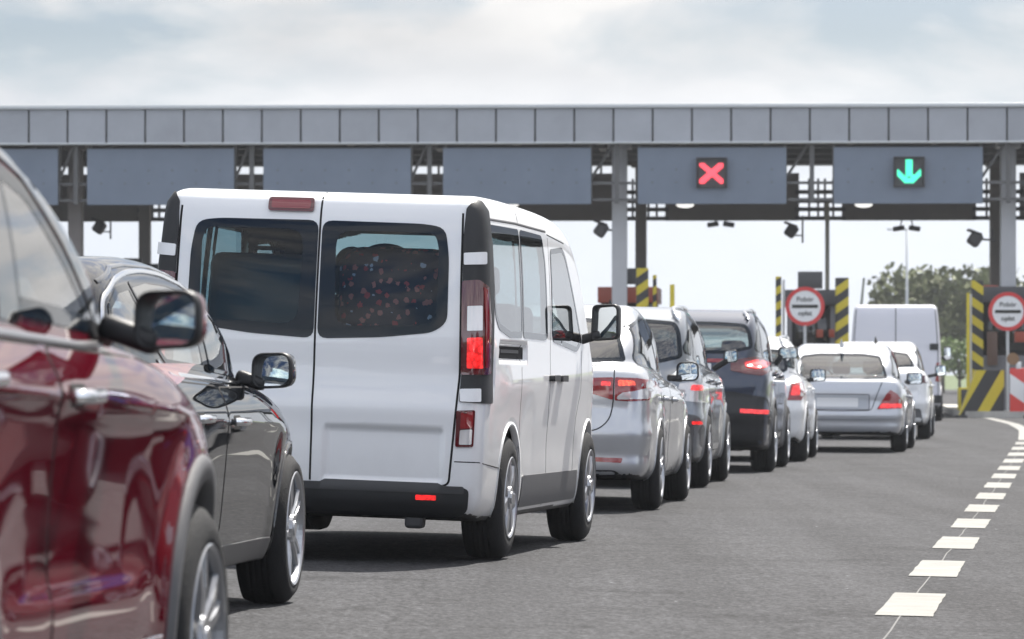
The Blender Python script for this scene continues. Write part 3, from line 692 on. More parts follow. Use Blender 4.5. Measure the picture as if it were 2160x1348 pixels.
for i,(a,b) in enumerate(gaps):
    if labels[i] is None: continue
    bm=bmesh.new(); addbox(bm,(0,0,5.78),(bw,.06,1.36),.008); bolts(bm,bw,0)
    for s_ in (-1,1): addbox(bm,(s_*1.2,.1,6.6),(.06,.12,.6),mi=2)
    o=bmobj('lane_board',bm,[BOARD,mat('bolt_dark',(.13,.15,.18),.5),STEEL]); o.location=cw((a+b)/2,.12); o.rotation_euler=(0,0,ROT)
    tag(o,labels[i],'lane board','lane boards hanging from the front of the canopy')
rl={1:'brown rear board behind the leftmost gap of the canopy',2:'dark rear lane board seen low between the brown column and the white van',3:'dark rear lane board hidden behind the board over the white van rear doors',4:'dark rear lane board low behind the pale column, at the white van cab',5:'dark rear lane board showing below the red cross board',6:'dark rear lane board showing below the green arrow board',7:'dark rear lane board at the right edge behind the right column'}
RB=mat('rear_board_brown',(.15,.135,.13),.6,noise=.08,nscale=2)
for i,(a,b) in enumerate(gaps):
    if i not in rl: continue
    bm=bmesh.new(); addbox(bm,(0,0,5.735),(bw,.06,1.27),.008)
    for k in range(-4,5): addbox(bm,(k*.4,-.04,5.735),(.04,.03,1.25))
    for s_ in (-1,1): addbox(bm,(s_*1.2,.1,6.6),(.06,.12,.6))
    o=bmobj('lane_board',bm,RB); o.location=cw((a+b)/2+.52,12); o.rotation_euler=(0,0,ROT)
    tag(o,rl[i],'lane board','lane boards hanging from the rear of the canopy')
LAMPW=mat('lamp_white',(.8,.8,.8),.3,emit=(1,.98,.95),estr=.6)
for p,y,dy,lb in ((1445,433,8,'white oval lamp below the red cross board'),(1820,433,8,'white oval lamp below the green arrow board'),(1075,432,8,'white oval lamp above the white van side windows')):
    t_=empty('ceiling_light',cw(lx(p,dy),dy,lz(y,dy)),ROT); tag(t_,lb,'lamp','ceiling lamps under the canopy')
    bm=bmesh.new(); bmesh.ops.create_uvsphere(bm,u_segments=20,v_segments=10,radius=.5,matrix=Matrix.Diagonal((.46,.3,.15,1))); bmobj('diffuser',bm,LAMPW,t_,True)
    bm=bmesh.new(); addbox(bm,(0,0,.09),(.5,.34,.06),.02); addcyl(bm,(0,0,.1),(0,0,6.6-lz(y,dy)+.25),.025,n=8); bmobj('housing',bm,STEEL,t_)
# lane signals
SIGB=mat('signal_case',(.045,.042,.045),.55)
def led(c,dots,m): 
    bm=bmesh.new()
    for (x,z) in dots: addcyl(bm,(x,-.125,z),(x,-.10,z),.026,.026,8)
    return bmobj('signal_symbol',bm,m,c)
def signal(p,y,name,lb,kind):
    t_=empty(name,cw(lx(p),.08,lz(y)),ROT); tag(t_,lb,'lane signal')
    bm=bmesh.new(); addbox(bm,(0,-.05,0),(.70,.10,.70),.01); addbox(bm,(0,-.13,.36),(.74,.14,.02)); addbox(bm,(-.36,-.13,0),(.02,.14,.74)); addbox(bm,(.36,-.13,0),(.02,.14,.74)); bmobj('signal_case',bm,SIGB,t_)
    D=[]; 
    if kind=='x':
        for i in np.arange(-.27,.2701,.04):
            for j in np.arange(-.27,.2701,.04):
                if min(abs(i-j),abs(i+j))<.085: D.append((i,j*.85))
        led(t_,D,mat('led_red',(.3,.01,.02),.4,emit=(1,.07,.10),estr=1.1))
    else:
        for i in np.arange(-.26,.2601,.04):
            for j in np.arange(-.28,.2801,.04):
                if (abs(i)<.075 and j>-.1) or (abs(i)<.27 and abs(j-(-.25+abs(i)*.85))<.085 and j>-.28): D.append((i,j))
        led(t_,D,mat('led_green',(.01,.3,.2),.4,emit=(.07,.95,.50),estr=.85))
signal(1501,366,'lane_signal','dark square lane signal showing a red cross','x')
signal(1915,365,'lane_signal','dark square lane signal showing a green down arrow','v')
# ------------------------------------------------------------------ islands, booths, posts, signs
YEL=mat('hazard_yellow',(.62,.50,.02),.5,noise=.12,nscale=6)
def stripes(name,freq,ang,c1=(.55,.44,.02),c2=(.02,.02,.022),duty=.5,axis='XZ'):
    m=bpy.data.materials.new(name); m.use_nodes=True; t=m.node_tree; b=t.nodes['Principled BSDF']; l=t.links.new
    c=N(t,'ShaderNodeTexCoord'); s=N(t,'ShaderNodeSeparateXYZ'); l(c.outputs['Object'],s.inputs[0])
    a=N(t,'ShaderNodeMath',operation='MULTIPLY'); a.inputs[1].default_value=freq*math.sin(ang); l(s.outputs['X'],a.inputs[0])
    e=N(t,'ShaderNodeMath',operation='MULTIPLY_ADD'); e.inputs[1].default_value=freq*math.cos(ang); l(s.outputs['Z'],e.inputs[0]); l(a.outputs[0],e.inputs[2])
    f=N(t,'ShaderNodeMath',operation='FRACT'); l(e.outputs[0],f.inputs[0]); g=N(t,'ShaderNodeMath',operation='GREATER_THAN'); g.inputs[1].default_value=duty; l(f.outputs[0],g.inputs[0])
    x=N(t,'ShaderNodeMix'); x.data_type='RGBA'; x.inputs['A'].default_value=(*c1,1); x.inputs['B'].default_value=(*c2,1); l(g.outputs[0],x.inputs['Factor']); l(x.outputs['Result'],b.inputs['Base Color']); b.inputs['Roughness'].default_value=.5
    return m
ST_C=stripes('column_stripes',2.9,R(35)); ST_C2=stripes('column_stripes_falling',2.9,R(-35)); ST_P=stripes('post_stripes',3.2,R(-30))
ST_W=stripes('warning_stripes',1.85,R(-60),duty=.45); ST_R=stripes('beacon_stripes',1.35,R(35),(.62,.05,.04),(.7,.7,.7))
KERB=mat('kerb_concrete',(.42,.41,.38),.8,noise=.12,nscale=3)
BOOTH=mat('booth_grey',(.16,.16,.17),.5,noise=.1,nscale=2); BOOTHD=mat('booth_dark',(.05,.05,.055),.5); ORG=mat('booth_orange',(.34,.06,.03),.5)
def world(px_,py_,Y): return ((px_-CX)*Y/FPX,Y,1-(py_-HY)*Y/FPX)
def island(xc,y0,y1,wd):
    P=[]; 
    for k in range(13): a=math.pi+math.pi*k/12; P.append((xc+wd/2*math.cos(a),y0+wd*.8*math.sin(a)))
    tl=math.tan(R(4.5))*(y1-y0); P+=[(xc+wd/2+tl,y1),(xc-wd/2+tl,y1)]
    n=len(P); V=[(x,y,-.02) for x,y in P]+[(x,y,.15) for x,y in P]; F=[(i,(i+1)%n,n+(i+1)%n,n+i) for i in range(n)]+[tuple(range(n,2*n))]
    return tag(meshobj('traffic_island',V,F,KERB,smooth=False),kind='structure')
isl=[(p-CX)/(FPX/106) for p in (2100,1716,1318,920,520,140)]
for x in isl: island(x,105.2,128,2.0)
def booth(px0,px1,pyt,Y,label,parts,rm=None):
    x0=(px0-CX)*Y/FPX; x1=(px1-CX)*Y/FPX; zt=1-(pyt-HY)*Y/FPX; t_=empty('toll_booth',((x0+x1)/2,Y,.15),R(-4)); tag(t_,label,'toll booth','toll booths on the islands'); w_=x1-x0; h_=zt-.15
    bm=bmesh.new(); d=2.6
    addbox(bm,(0,d/2,h_*.22),(w_,d,h_*.44),.02)
    for sx_ in (-1,1):
        for yy in (.06,d-.06): addbox(bm,(sx_*(w_/2-.06),yy,h_*.65),(.12,.12,h_*.46))
    bmobj('booth_body',bm,BOOTH,t_)
    box('booth_roof',(0,d/2,h_*.93),(w_+.16,d+.3,h_*.13),rm or BOOTHD,t_,.02)
    box('booth_window',(0,d/2,h_*.65),(w_-.06,d-.06,h_*.43),GLOSSB,t_,0)
    for (a,b,za,zb,m_,nm) in parts:
        xa=(a-CX)*Y/FPX-(x0+x1)/2; xb=(b-CX)*Y/FPX-(x0+x1)/2; z0=1-(zb-HY)*Y/FPX-.15; z1=1-(za-HY)*Y/FPX-.15
        box(nm,((xa+xb)/2,-.06,(z0+z1)/2),(xb-xa,.14,z1-z0),m_,t_,.01)
booth(1268,1380,604,110.8,'toll booth with orange-red front band behind the pale middle column',[(1322,1348,566,600,BOOTHD,'display_box')],ORG)
booth(1660,1762,610,107.5,'dark toll booth behind the left round toll sign',[(1683,1735,573,609,BOOTHD,'display_box'),(1722,1736,695,712,ORG,'orange_band'),(1748,1760,695,712,ORG,'orange_band')])
booth(2064,2250,603,107.5,'grey toll booth at the right edge behind the right round toll sign',[(2066,2105,602,616,ORG,'orange_band'),(2140,2175,700,722,ORG,'orange_band'),(2082,2104,700,770,mat('booth_door',(.12,.07,.05),.5),'door')])
booth(255,345,555,118,'toll booth seen small between the black car roof and the white van',[(262,300,545,556,BOOTHD,'display_box')])
def post(name,px_,pyt,Y,wd,m,label,cat,group=None,sq=True,cap=None):
    x,y,z=world(px_,pyt,Y); o=empty(name,(x,y,.0)); tag(o,label,cat,group)
    bm=bmesh.new()
    if sq: addbox(bm,(0,0,z/2),(wd,wd,z),.01)
    else: addcyl(bm,(0,0,0),(0,0,z),wd/2,n=14)
    bmobj('shaft',bm,m,o); bm=bmesh.new(); addbox(bm,(0,0,.17),(wd*1.5,wd*1.5,.10),.01); bmobj('foot',bm,STEEL,o)
    if cap: bm=bmesh.new(); addbox(bm,(0,0,z+.01),(wd*1.08,wd*1.08,.05),.01); bmobj('cap',bm,cap,o)
    return o
G='striped posts on the toll islands'
post('striped_column',1355,566,106.2,.28,ST_C2,'thick yellow and black striped column beside the orange-red booth','striped post',G)
post('striped_post',1381,580,106.2,.09,ST_P,'thin dark yellow-black post right of the thick striped column at the orange booth','striped post',G)
post('yellow_post',1418,600,106,.11,YEL,'plain yellow post above the silver car roof','post')
post('striped_post',1642,583,105.8,.13,ST_P,'slim striped post left of the left round toll sign','striped post',G)
post('white_post',1653,590,106.3,.06,mat('post_white',(.6,.6,.6),.5),'thin white post between the slim striped post and the left round sign','post')
post('striped_column',1776,586,106.2,.30,ST_C2,'thick yellow and black striped column right of the left round toll sign','striped post',G)
post('striped_column',2061,592,106.2,.27,ST_C,'thick yellow and black striped column left of the right round toll sign','striped post',G)
post('yellow_post',2042,618,106,.07,YEL,'yellow edged pale post left of the right striped column','post')
o=post('white_post',2047.5,620,106.1,.06,mat('post_white',(.6,.6,.6),.5),'pale post squeezed between the yellow post and the right striped column','post')
post('lamp_pole',1745,428,112,.11,mat('tan_metal',(.30,.28,.22),.5),'tall thin tan pole rising behind the left round toll sign','pole',sq=False)
# round signs
SW=mat('sign_white',(.72,.73,.73),.4); SR=mat('sign_red',(.55,.03,.03),.4); SK=mat('sign_black',(.02,.022,.02),.5)
def disc(name,r0,r1,y,m,par,th=.012):
    n=64; V=[];F=[]
    for yy in (y,y+th):
        for rr in (r1,r0):
            for j in range(n): a=2*math.pi*j/n; V.append((rr*math.cos(a),yy,rr*math.sin(a)))
    q=lambda ring,j: ring*n+j%n
    for j in range(n): F+= [(q(0,j),q(1,j),q(1,j+1),q(0,j+1)),(q(2,j),q(2,j+1),q(3,j+1),q(3,j)),(q(0,j),q(0,j+1),q(2,j+1),q(2,j))]
    return meshobj(name,V,F,m,par,False)
def text(s,size,m,par,loc):
    c=bpy.data.curves.new('t','FONT'); c.body=s; c.size=size; c.align_x='CENTER'; c.align_y='CENTER'; c.extrude=.004; c.offset=.0015
    o=bpy.data.objects.new('t',c); COL.objects.link(o); dg=bpy.context.evaluated_depsgraph_get(); me=bpy.data.meshes.new_from_object(o.evaluated_get(dg)); bpy.data.objects.remove(o)
    me.materials.clear(); me.materials.append(m); k=link(bpy.data.objects.new('lettering',me),par); k.location=loc; k.rotation_euler=(R(90),0,0); return k
def toll_sign(px_,py_,Y,label,pole_px):
    x,y,z=world(px_,py_,Y); o=empty('toll_sign',(x,y,z),R(-1)); tag(o,label,'road sign','round toll signs')
    f=disc('sign_face',0.001,.455,0,SW,o); disc('red_rim',.365,.455,-.012,SR,o)
    box('black_bar',(0,-.008,0),(.60,.012,.075),SK,o,0); text('Pobór',.16,SK,f,(0,-.006,.16)); text('opłat',.16,SK,f,(0,-.006,-.165))
    bm=bmesh.new(); addcyl(bm,(0,.05,-z+.15),(0,.05,.42),.035,n=12); bmobj('sign_post',bm,CAPM,o)
toll_sign(1698,646,105.6,'round red-rimmed white toll sign left of the white cargo van',1698)
toll_sign(2126,657,105.6,'round red-rimmed white toll sign cut near the right edge of the photo',2126)
# warning wedge, beacon panel, yellow box on the right island nose
o=empty('warning_barrier',(10.95,104.4,0),R(-2)); tag(o,'yellow and black diagonally striped barrier on the right island nose','barrier')
V=[(-.62,0,0.02),(.42,0,.02),(.42,0,1.10),(-.22,0,1.10)]; V+=[(x,.5,z) for x,y,z in V]
meshobj('striped_face',V,[(0,1,2,3),(7,6,5,4),(0,3,7,4),(1,5,6,2),(3,2,6,7),(0,4,5,1)],ST_W,o,False); box('barrier_foot',(-.1,.25,.03),(1.2,.7,.06),STEEL,o,.01)
o=empty('beacon_panel',(11.62,103.9,0),R(-2)); tag(o,'red and white striped beacon panel with a lamp on top, right of the striped barrier','beacon')
box('striped_panel',(0,0,.60),(.34,.05,1.10),ST_R,o,.02); box('beacon_foot',(0,.05,.03),(.6,.4,.08),STEEL,o,.02)
bm=bmesh.new(); addcyl(bm,(-.1,-.04,1.36),(-.1,.06,1.36),.14,n=24); bmobj('lamp',bm,mat('lamp_amber',(.22,.12,.05),.3),o,False); box('lamp_mount',(.03,.02,1.21),(.12,.1,.16),SW,o,.01)
o=empty('yellow_cabinet',((2040-CX)*106/FPX,106,0)); tag(o,'low yellow and black box at the foot of the right striped column','cabinet'); box('cabinet_body',(0,0,.42),(.42,.4,.55),YEL,o,.03); box('dark_panel',(-.08,-.21,.40),(.16,.03,.5),BOOTHD,o,.01); box('base',(0,0,.08),(.5,.45,.16),STEEL,o,.02)
# raised barrier arm
o=empty('barrier_arm',((1802-CX)*110/FPX,110,0)); tag(o,'raised slanting toll barrier arm left of the white cargo van','barrier arm')
box('barrier_housing',(0,0,.55),(.35,.3,1.1),YEL,o,.03); bm=bmesh.new(); addcyl(bm,(0,-.2,1.05),(.22,-.2,3.35),.045,.03,n=10); bmobj('arm',bm,mat('arm_pale',(.42,.44,.38),.5),o,True)
# hanging cameras and floodlights
def pod(px_,py_,dy,label,kind):
    x,y,z=cw(lx(px_,dy),dy,lz(py_,dy)); o=empty('camera_pod' if kind!='twin' else 'twin_floodlight',(x,y,z)); tag(o,label,'camera' if kind!='twin' else 'floodlight')
    bm=bmesh.new()
    if kind=='twin':
        for s_ in (-1,1): addbox(bm,(s_*.21,0,0),(.30,.24,.13),.02,Matrix.Rotation(s_*.15,3,'Y'))
        bmobj('lamp_head',bm,SIGB,o,True); bm=bmesh.new(); zt=5.1-z
        bm.free()
        for s_ in (-1,1): bm=bmesh.new(); addcyl(bm,(s_*.17,0,.05),(s_*.13,0,zt),.018,n=6); bmobj('hanger',bm,STEEL,o)
    else:
        addbox(bm,(0,0,0),(.30,.42,.34),.07,Matrix.Rotation(.6,3,'Y'),3); addbox(bm,(-.02,-.06,.17),(.36,.5,.05),.02,Matrix.Rotation(.35,3,'Y')); bmobj('camera_body',bm,SIGB,o,True)
        bm=bmesh.new()
        if kind=='arm': addcyl(bm,(.1,0,.0),(.5,.05,-.02),.025,n=8); addcyl(bm,(.42,0,0),(.42,0,.25),.02,n=6)
        else: addcyl(bm,(.1,0,-.12),(.3,0,-.12),.02,n=6); addcyl(bm,(.3,0,-.32),(.3,0,5.2-z),.025,n=8)
        bmobj('bracket',bm,STEEL,o)
pod(1520,474,12,'pair of floodlights hanging below the red cross lane','twin'); pod(1910,483,12,'pair of floodlights hanging below the green arrow lane','twin')
pod(1268,485,1.2,'dark camera pod on the left side of the pale middle column','arm'); pod(1668,488,11,'dark camera on a hanging rod below the right end of the red cross board','rod'); pod(2053,506,1.2,'dark camera pod on the left side of the right column','arm')
pod(205,478,12,'dark camera below the rear board left of the white van','rod')
o=empty('street_lamp',((1913-CX)*230/FPX,230,0)); tag(o,'faint distant mast standing beyond the green arrow lane','street lamp')
bm=bmesh.new(); addcyl(bm,(0,0,0),(0,0,8.4),.11,.05,n=10); bmobj('mast',bm,CAPM,o,True); bm=bmesh.new(); addbox(bm,(-.5,0,8.4),(1.0,.2,.12),.03); bmobj('lamp_head',bm,CAPM,o)
# ------------------------------------------------------------------ trees
LEAF=mat('leaf_green',(.095,.110,.034),.7,noise=.45,nscale=.9); LEAF2=mat('leaf_olive',(.11,.13,.04),.7,noise=.4,nscale=.9); BARK=mat('bark',(.10,.08,.06),.9)
def tree(x,y,h,wd,label,seed,leaf=LEAF,n=2600,name='tree',group='trees beyond the toll plaza'):
    r_=np.random.default_rng(seed); o=empty(name,(x,y,0)); tag(o,label,'tree',group)
    V=[];F=[]
    lob=[(r_.uniform(-.42,.42)*wd,r_.uniform(-.35,.35)*wd,h*r_.uniform(.38,.86),wd*r_.uniform(.14,.30)) for _ in range(22)]
    for k in range(n):
        a,b,c,rr=lob[r_.integers(len(lob))]; d=r_.normal(size=3); d/=np.linalg.norm(d); q=rr*(r_.random()**.4)*(1+.25*r_.random())
        p=np.array([a,b,c])+d*q*np.array([1,1,.85]); 
        if p[2]>h: p[2]=h-.2*r_.random()
        s_=h*.035*r_.uniform(.5,1.3); u=r_.normal(size=3); u/=np.linalg.norm(u); v=np.cross(u,r_.normal(size=3)); v/=np.linalg.norm(v)
        b0=len(V); V+=[p-u*s_-v*s_*.5,p+u*s_*.2-v*s_*.8,p+u*s_,p+v*s_*.7]; F.append((b0,b0+1,b0+2,b0+3))
    meshobj('crown',V,F,leaf,o,False)
    bm=bmesh.new(); addcyl(bm,(0,0,0),(0,0,h*.55),h*.03,h*.015,8)
    for a,b,c,rr in lob[:9]: addcyl(bm,(0,0,h*.25),(a,b,c),h*.014,h*.004,5)
    bmobj('trunk',bm,BARK,o,True)
def tx(px_,Y): return (px_-CX)*Y/FPX
tree(tx(1985,250),250,7.3,6.8,'broad dark tree right behind the white cargo van',3,n=4200)
tree(tx(1915,262),262,5.9,3.6,'smaller bushy tree just left of the broad dark tree',5,LEAF2,2000)
tree(tx(2062,240),240,6.6,3.6,'tall tree between the broad dark tree and the right striped column',8,LEAF,2200)
tree(tx(2150,236),236,6.6,3.6,'tree at the right edge of the photo behind the right column',9,LEAF2,2000)
tree(tx(2024,215),215,2.9,2.2,'low light green bush right of the white cargo van',12,mat('leaf_light',(.13,.19,.05),.7,noise=.35,nscale=1),1300,'bush')
tree(tx(236,250),250,2.0,2.0,'small dark bush seen between the black car roof and the white van',14,LEAF,700,'bush')
for k in range(9):      # the wood along the right side of the road, mirrored in the paintwork
    tree(62+8*math.sin(k*2.1)+k*1.5,20+k*14,7+2*math.sin(k*1.7),12,'roadside tree beyond the right edge of the photo',40+k,LEAF if k%2 else LEAF2,1500,'tree','roadside trees out of frame')
# ------------------------------------------------------------------ vehicles
def sedan_prof(d=0,zt=1.08,rear=-1.04,front=3.65,cowl=2.0,hood=.97,belt=1.0,low=.24,bump=.60):
    return [(rear+.10,low),(rear+.03,low+.06),(rear,bump-.14),(rear-.005,bump),(rear+.05,bump+.2),(rear+.055,zt-.10),(rear+.10,zt-.015),(rear+.32,zt+.01),(rear+.8,zt),(1.0,belt),(cowl,hood),(cowl+.5,hood-.05),(front-.55,hood-.14),(front-.12,hood-.32),(front,hood-.5),(front-.01,low+.12),(front-.12,low),(2.0,low-.03),(.5,low-.03)]
def std_plan(rear,front,hw,rc=.34,fc=.9):
    return [(rear-.02,0),(rear-.0,hw*.45),(rear+.05,hw*.78),(rear+rc*.45,hw*.97),(rear+rc*1.6,hw),(1.2,hw+.005),(front-fc*1.2,hw),(front-fc*.55,hw*.95),(front-.16,hw*.72),(front-.02,hw*.36),(front,0)]
def hold(group): return group
GQ='cars and vans queuing for the toll lanes'
def lamp(c,name,ol,proj,m,off=.006,mirror=True,r=.01,parent=None,res=.04): return c.patch(name,ol,proj,m,off,.012,res,parent=parent,mirror=mirror,r=r)
def plate(c,y,z,w_=.52,h_=.115,off=.006):
    c.patch('number_plate',[(y-w_/2,z-h_/2),(y+w_/2,z-h_/2),(y+w_/2,z+h_/2),(y-w_/2,z+h_/2)],'rear',PLATE,off,.008,.06,r=.012)
def door(c,name,ol,proj='right',hx=None,hz=None,hm=None,seam=True,off=.0025):
    P=fillet(ol,.05)
    c.ribbon('door_gap',[P],proj,SEAM,.010,.0012,closed=True)
    o=c.patch(name,inset(resample(P,.03),.004),proj,c.paint,off,.004,.045)[0]
    if hx is not None: handle(c,o,hx,hz,proj,hm or c.paint)
    return o
def handle(c,par,hx,hz,proj,m,ln=.20):
    O,D=c.rays(proj,[(hx,hz),(hx+ln,hz)]); S=c.hit(O,D); n=c.nrm(S); k=12; V=[];F=[]
    for i in range(k+1):
        t=i/k; p=S[0]*(1-t)+S[1]*t; nn=n[0]*(1-t)+n[1]*t; b=.012+.030*min(1,math.sin(math.pi*t)*1.7); p=p+nn*b
        up=np.array([0,0,1.]); ss=nn
        for a in range(8): an=2*math.pi*a/8; V.append(p+up*math.cos(an)*.016+ss*math.sin(an)*.010)
    for i in range(k):
        for a in range(8): F.append((i*8+a,i*8+(a+1)%8,i*8+8+(a+1)%8,i*8+8+a))
    F.append(tuple(range(8))[::-1]); F.append(tuple(k*8+a for a in range(8)))
    meshobj('handle',V,F,m,par)
    q=fillet([(hx+.02,hz-.03),(hx+ln-.02,hz-.03),(hx+ln-.02,hz+.025),(hx+.02,hz+.025)],.025); c.patch('handle_recess',q,proj,SEAM,.0032,.003,.05,parent=par)
# ---- white passenger van (nearest of the two vans)
def white_van():
    prof=[(-.86,.24),(-.93,.28),(-.96,.42),(-.955,.9),(-.945,1.25),(-.90,1.70),(-.87,1.87),(-.80,1.925),(-.5,1.94),(.4,1.94),(1.5,1.925),(2.05,1.895),(2.5,1.77),(2.95,1.36),(3.15,1.17),(3.5,1.08),(3.8,.90),(3.93,.65),(3.95,.40),(3.85,.22),(3.3,.17),(1.5,.17),(-.2,.17)]
    wl=[(0,.84),(.22,.875),(.30,.905),(.40,.922),(.55,.930),(.9,.930),(1.15,.926),(1.3,.914),(1.5,.898),(1.75,.868),(1.9,.845),(2.1,.82)]
    plan=[(-.965,0),(-.955,.45),(-.935,.72),(-.905,.86),(-.82,.925),(-.5,.932),(1.2,.935),(2.8,.93),(3.2,.905),(3.6,.84),(3.85,.66),(3.95,.35),(3.97,0)]
    def crease(x,z):
        a=.010*np.exp(-((z-.93-.02*x)/.10)**2)*sst(-.5,0,x); b=-.014*np.exp(-((z-.60)/.13)**2)*sbox(x,0,.55,2.5,-1,1,.25); return a+b
    def mod(x,y,z):
        r=sst(-.6,-.75,x)*0+(x<-.6)
        pl=.024*sbox(y,z,-.69,-.07,.425,.70,.014); top=.0
        ridge=-.010*np.exp(-((z-.80)/.07)**2)*(np.abs(y)<.8); sw=.008*np.exp(-((z-1.0)/.10)**2)
        g=.016*np.exp(-(y/.012)**2)*(z>.42)*0
        slot=.03*sbox(x,z,-.46,.48,1.075,1.155,.012)*(y<0)*(x>-.55)
        return r*(pl+ridge+sw)+slot
    c=Car('white_passenger_van',P_WHITE,(1066,1180,0,9,.90),prof,None,wl,None,plan,None,(0,3.06),.335,.02,kL=.10,kp=.09,crease=crease,mod=mod,archR=.40,roll=.8,bottom=.22)
    tag(c.root,'white passenger van with two tinted rear windows, nearest van in the queue','van',GQ)
    seam_y=0.0
    rw=[(-.010,1.775),(-.55,1.772),(-.665,1.755),(-.69,1.60),(-.695,1.26),(-.62,1.205),(-.35,1.172),(-.010,1.155)]
    clear=fillet([(-.085,1.725),(-.61,1.725),(-.635,1.65),(-.635,1.30),(-.60,1.245),(-.10,1.225)],.09)
    c.window('rear_window',rw,'rear',GT,inner=clear,mirror=True,r=.055)
    sw=[(-.72,1.785),(.29,1.792),(.31,1.20),(-.10,1.195),(-.48,1.235),(-.60,1.30)]
    c.window('side_window',sw,'right',GT,frit=.035,r=.05,mirror=True)
    c.window('side_window',[(.325,1.793),(1.13,1.787),(1.21,1.65),(1.24,1.215),(1.15,1.195),(.335,1.20)],'right',GT,frit=.035,r=.05,mirror=True)
    c.window('side_window',[(1.42,1.72),(1.40,1.24),(1.45,1.19),(2.40,1.14),(2.62,1.20),(2.02,1.70),(1.9,1.745)],'right',GC,frit=.03,r=.05,mirror=True)
    c.window('windscreen',[(-.76,1.24),(-.68,1.79),(-.4,1.85),(.4,1.85),(.68,1.79),(.76,1.24),(.4,1.19),(-.4,1.19)],'front',GC,frit=.04)
    c.finish(arch_w=.016,arch_th=.004,floorz=.5)
    c.ribbon('door_gap',[[(0.002,.415),(0.002,1.955)]],'rear',SEAM,.011,.0018)
    rd=fillet([(652,1016),(925,1027),(946,1022),(962,860),(970,790),(973,590),(977,450)],14,closed=False)
    c.ribbon('door_gap',[rd],'cam',SEAM,.012,.0015,mirror=True)
    # high stop lamp (left door only), plate ledge
    o=c.patch('stop_lamp',[(.285,1.815),(.04,1.815),(.04,1.882),(.285,1.882)],'rear',LRED2,.016,.02,.03,r=.018)[0]
    c.patch('lens',[(.268,1.828),(.057,1.828),(.057,1.870),(.268,1.870)],'rear',mat('lamp_mid_red',(.20,.008,.016),.1,0,1),.019,.006,.03,parent=o,r=.012)
    # black rear pillars with lamps: outlines follow the pillar seen in the photograph
    pil=c.patch('rear_pillar',[(984,441),(1000,424),(1014,426),(1028,446),(1036,520),(1040,610),(1039,700),(1036,790),(1036,852),(968,848),(973,790),(976,590),(978,500)],'cam',BLK,.010,.018,.035,mirror=True,r=.01)
    for k_,mi in ((0,1),(1,-1)):
        pass
    def pp(name,ol,m,off,r=.008): return c.patch(name,ol,'cam',m,off,.016,.03,parent=pil[0],mirror=pil[1],r=r)
    pp('pillar_block',[(979,534),(1021,532),(1021,558),(979,559)],P_WHITE,.020); pp('pillar_block',[(970,821),(1010,820),(1010,848),(970,848)],P_WHITE,.020)
    tl=c.patch('tail_lamp',[(975,593),(1008,590),(1026,606),(1031,690),(1029,790),(972,791)],'cam',LRED2,.018,.02,.03,mirror=True,r=.012)
    def tp(name,ol,m,off,r=.006): return c.patch(name,ol,'cam',m,off,.008,.025,parent=tl[0],mirror=tl[1],r=r)
    tp('clear_lens',[(986,646),(1013,645),(1013,697),(985,698)],LCLR,.022); tp('lit_lens',[(985,713),(1013,712),(1013,777),(984,777)],LLIT,.022)
    tp('edge_lens',[(1016,606),(1022,612),(1026,690),(1024,776),(1018,776),(1019,690)],LRED,.022,.002)
    ll=c.patch('lower_lamp',[(963,866),(1001,865),(997,943),(960,943)],'cam',LRED2,.010,.014,.03,mirror=True,r=.012)
    c.patch('red_lens',[(971,870),(997,869),(995,903),(970,904)],'cam',LRED,.014,.006,.025,parent=ll[0],mirror=ll[1],r=.008)
    c.patch('clear_lens',[(970,907),(995,906),(993,938),(968,938)],'cam',LCLR,.014,.006,.025,parent=ll[0],mirror=ll[1],r=.008)
    # black bumper step
    b=c.patch('bumper',[(.84,.405),(.84,.29),(.78,.265),(-.76,.262),(-.825,.285),(-.832,.402)],'rear',BLK,.030,.045,.05,r=.03)[0]
    c.patch('bumper_top',[(.82,.412),(.82,.375),(-.81,.372),(-.81,.410)],'rear',mat('black_plastic_worn',(.03,.031,.033),.5),.036,.012,.05,parent=b,r=.012)
    c.patch('reflector',[(-.565,.338),(-.565,.362),(-.672,.362),(-.672,.338)],'rear',LLIT,.036,.008,.03,parent=b,r=.006)
    c.ribbon('bumper_seam',[[(958,974),(1010,976),(1058,989)]],'cam',SEAM,.006,.0015)
    # sides
    for hx in (1.30,1.62): 
        q=c.patch('door_handle',[(hx,.965),(hx+.22,.965),(hx+.22,1.0),(hx,1.0)],'right',BLK,.034,.038,.04,mirror=True,r=.014)
    c.patch('rail_pocket',[(-.455,1.08),(.475,1.08),(.475,1.15),(-.455,1.15)],'right',SEAM,.001,.002,.04,r=.01)
    c.patch('slide_rail',[(-.30,1.115),(.30,1.115),(.30,1.135),(-.30,1.135)],'right',CLAD,.010,.012,.04,r=.003)
    c.patch('sill_cladding',[(.44,.27),(2.60,.27),(2.58,.44),(.46,.445)],'right',CLAD,.006,.010,.05,r=.02,mirror=True)
    c.ribbon('door_gap',[[(.30,1.19),(.30,.98),(.27,.45)],[(1.36,1.78),(1.34,1.15),(1.34,.26)],[(2.62,1.15),(2.60,.9),(2.45,.75),(2.36,.27)],[(1.35,1.80),(2.0,1.77)],[(.30,1.82),(.30,1.88)]],'right',SEAM,.008,.0012,mirror=True)
    c.ribbon('rain_gutter',[[(-.76,1.812),(.2,1.822),(1.3,1.815)]],'right',CLAD,.014,.004,mirror=True)
    c.wheels(.905,'cover')
    sc=c
    c.mirror(2.62,(1247,639,1304,722),1.22,.90,BLK,.15,look=(1.9,-.2,1.36))
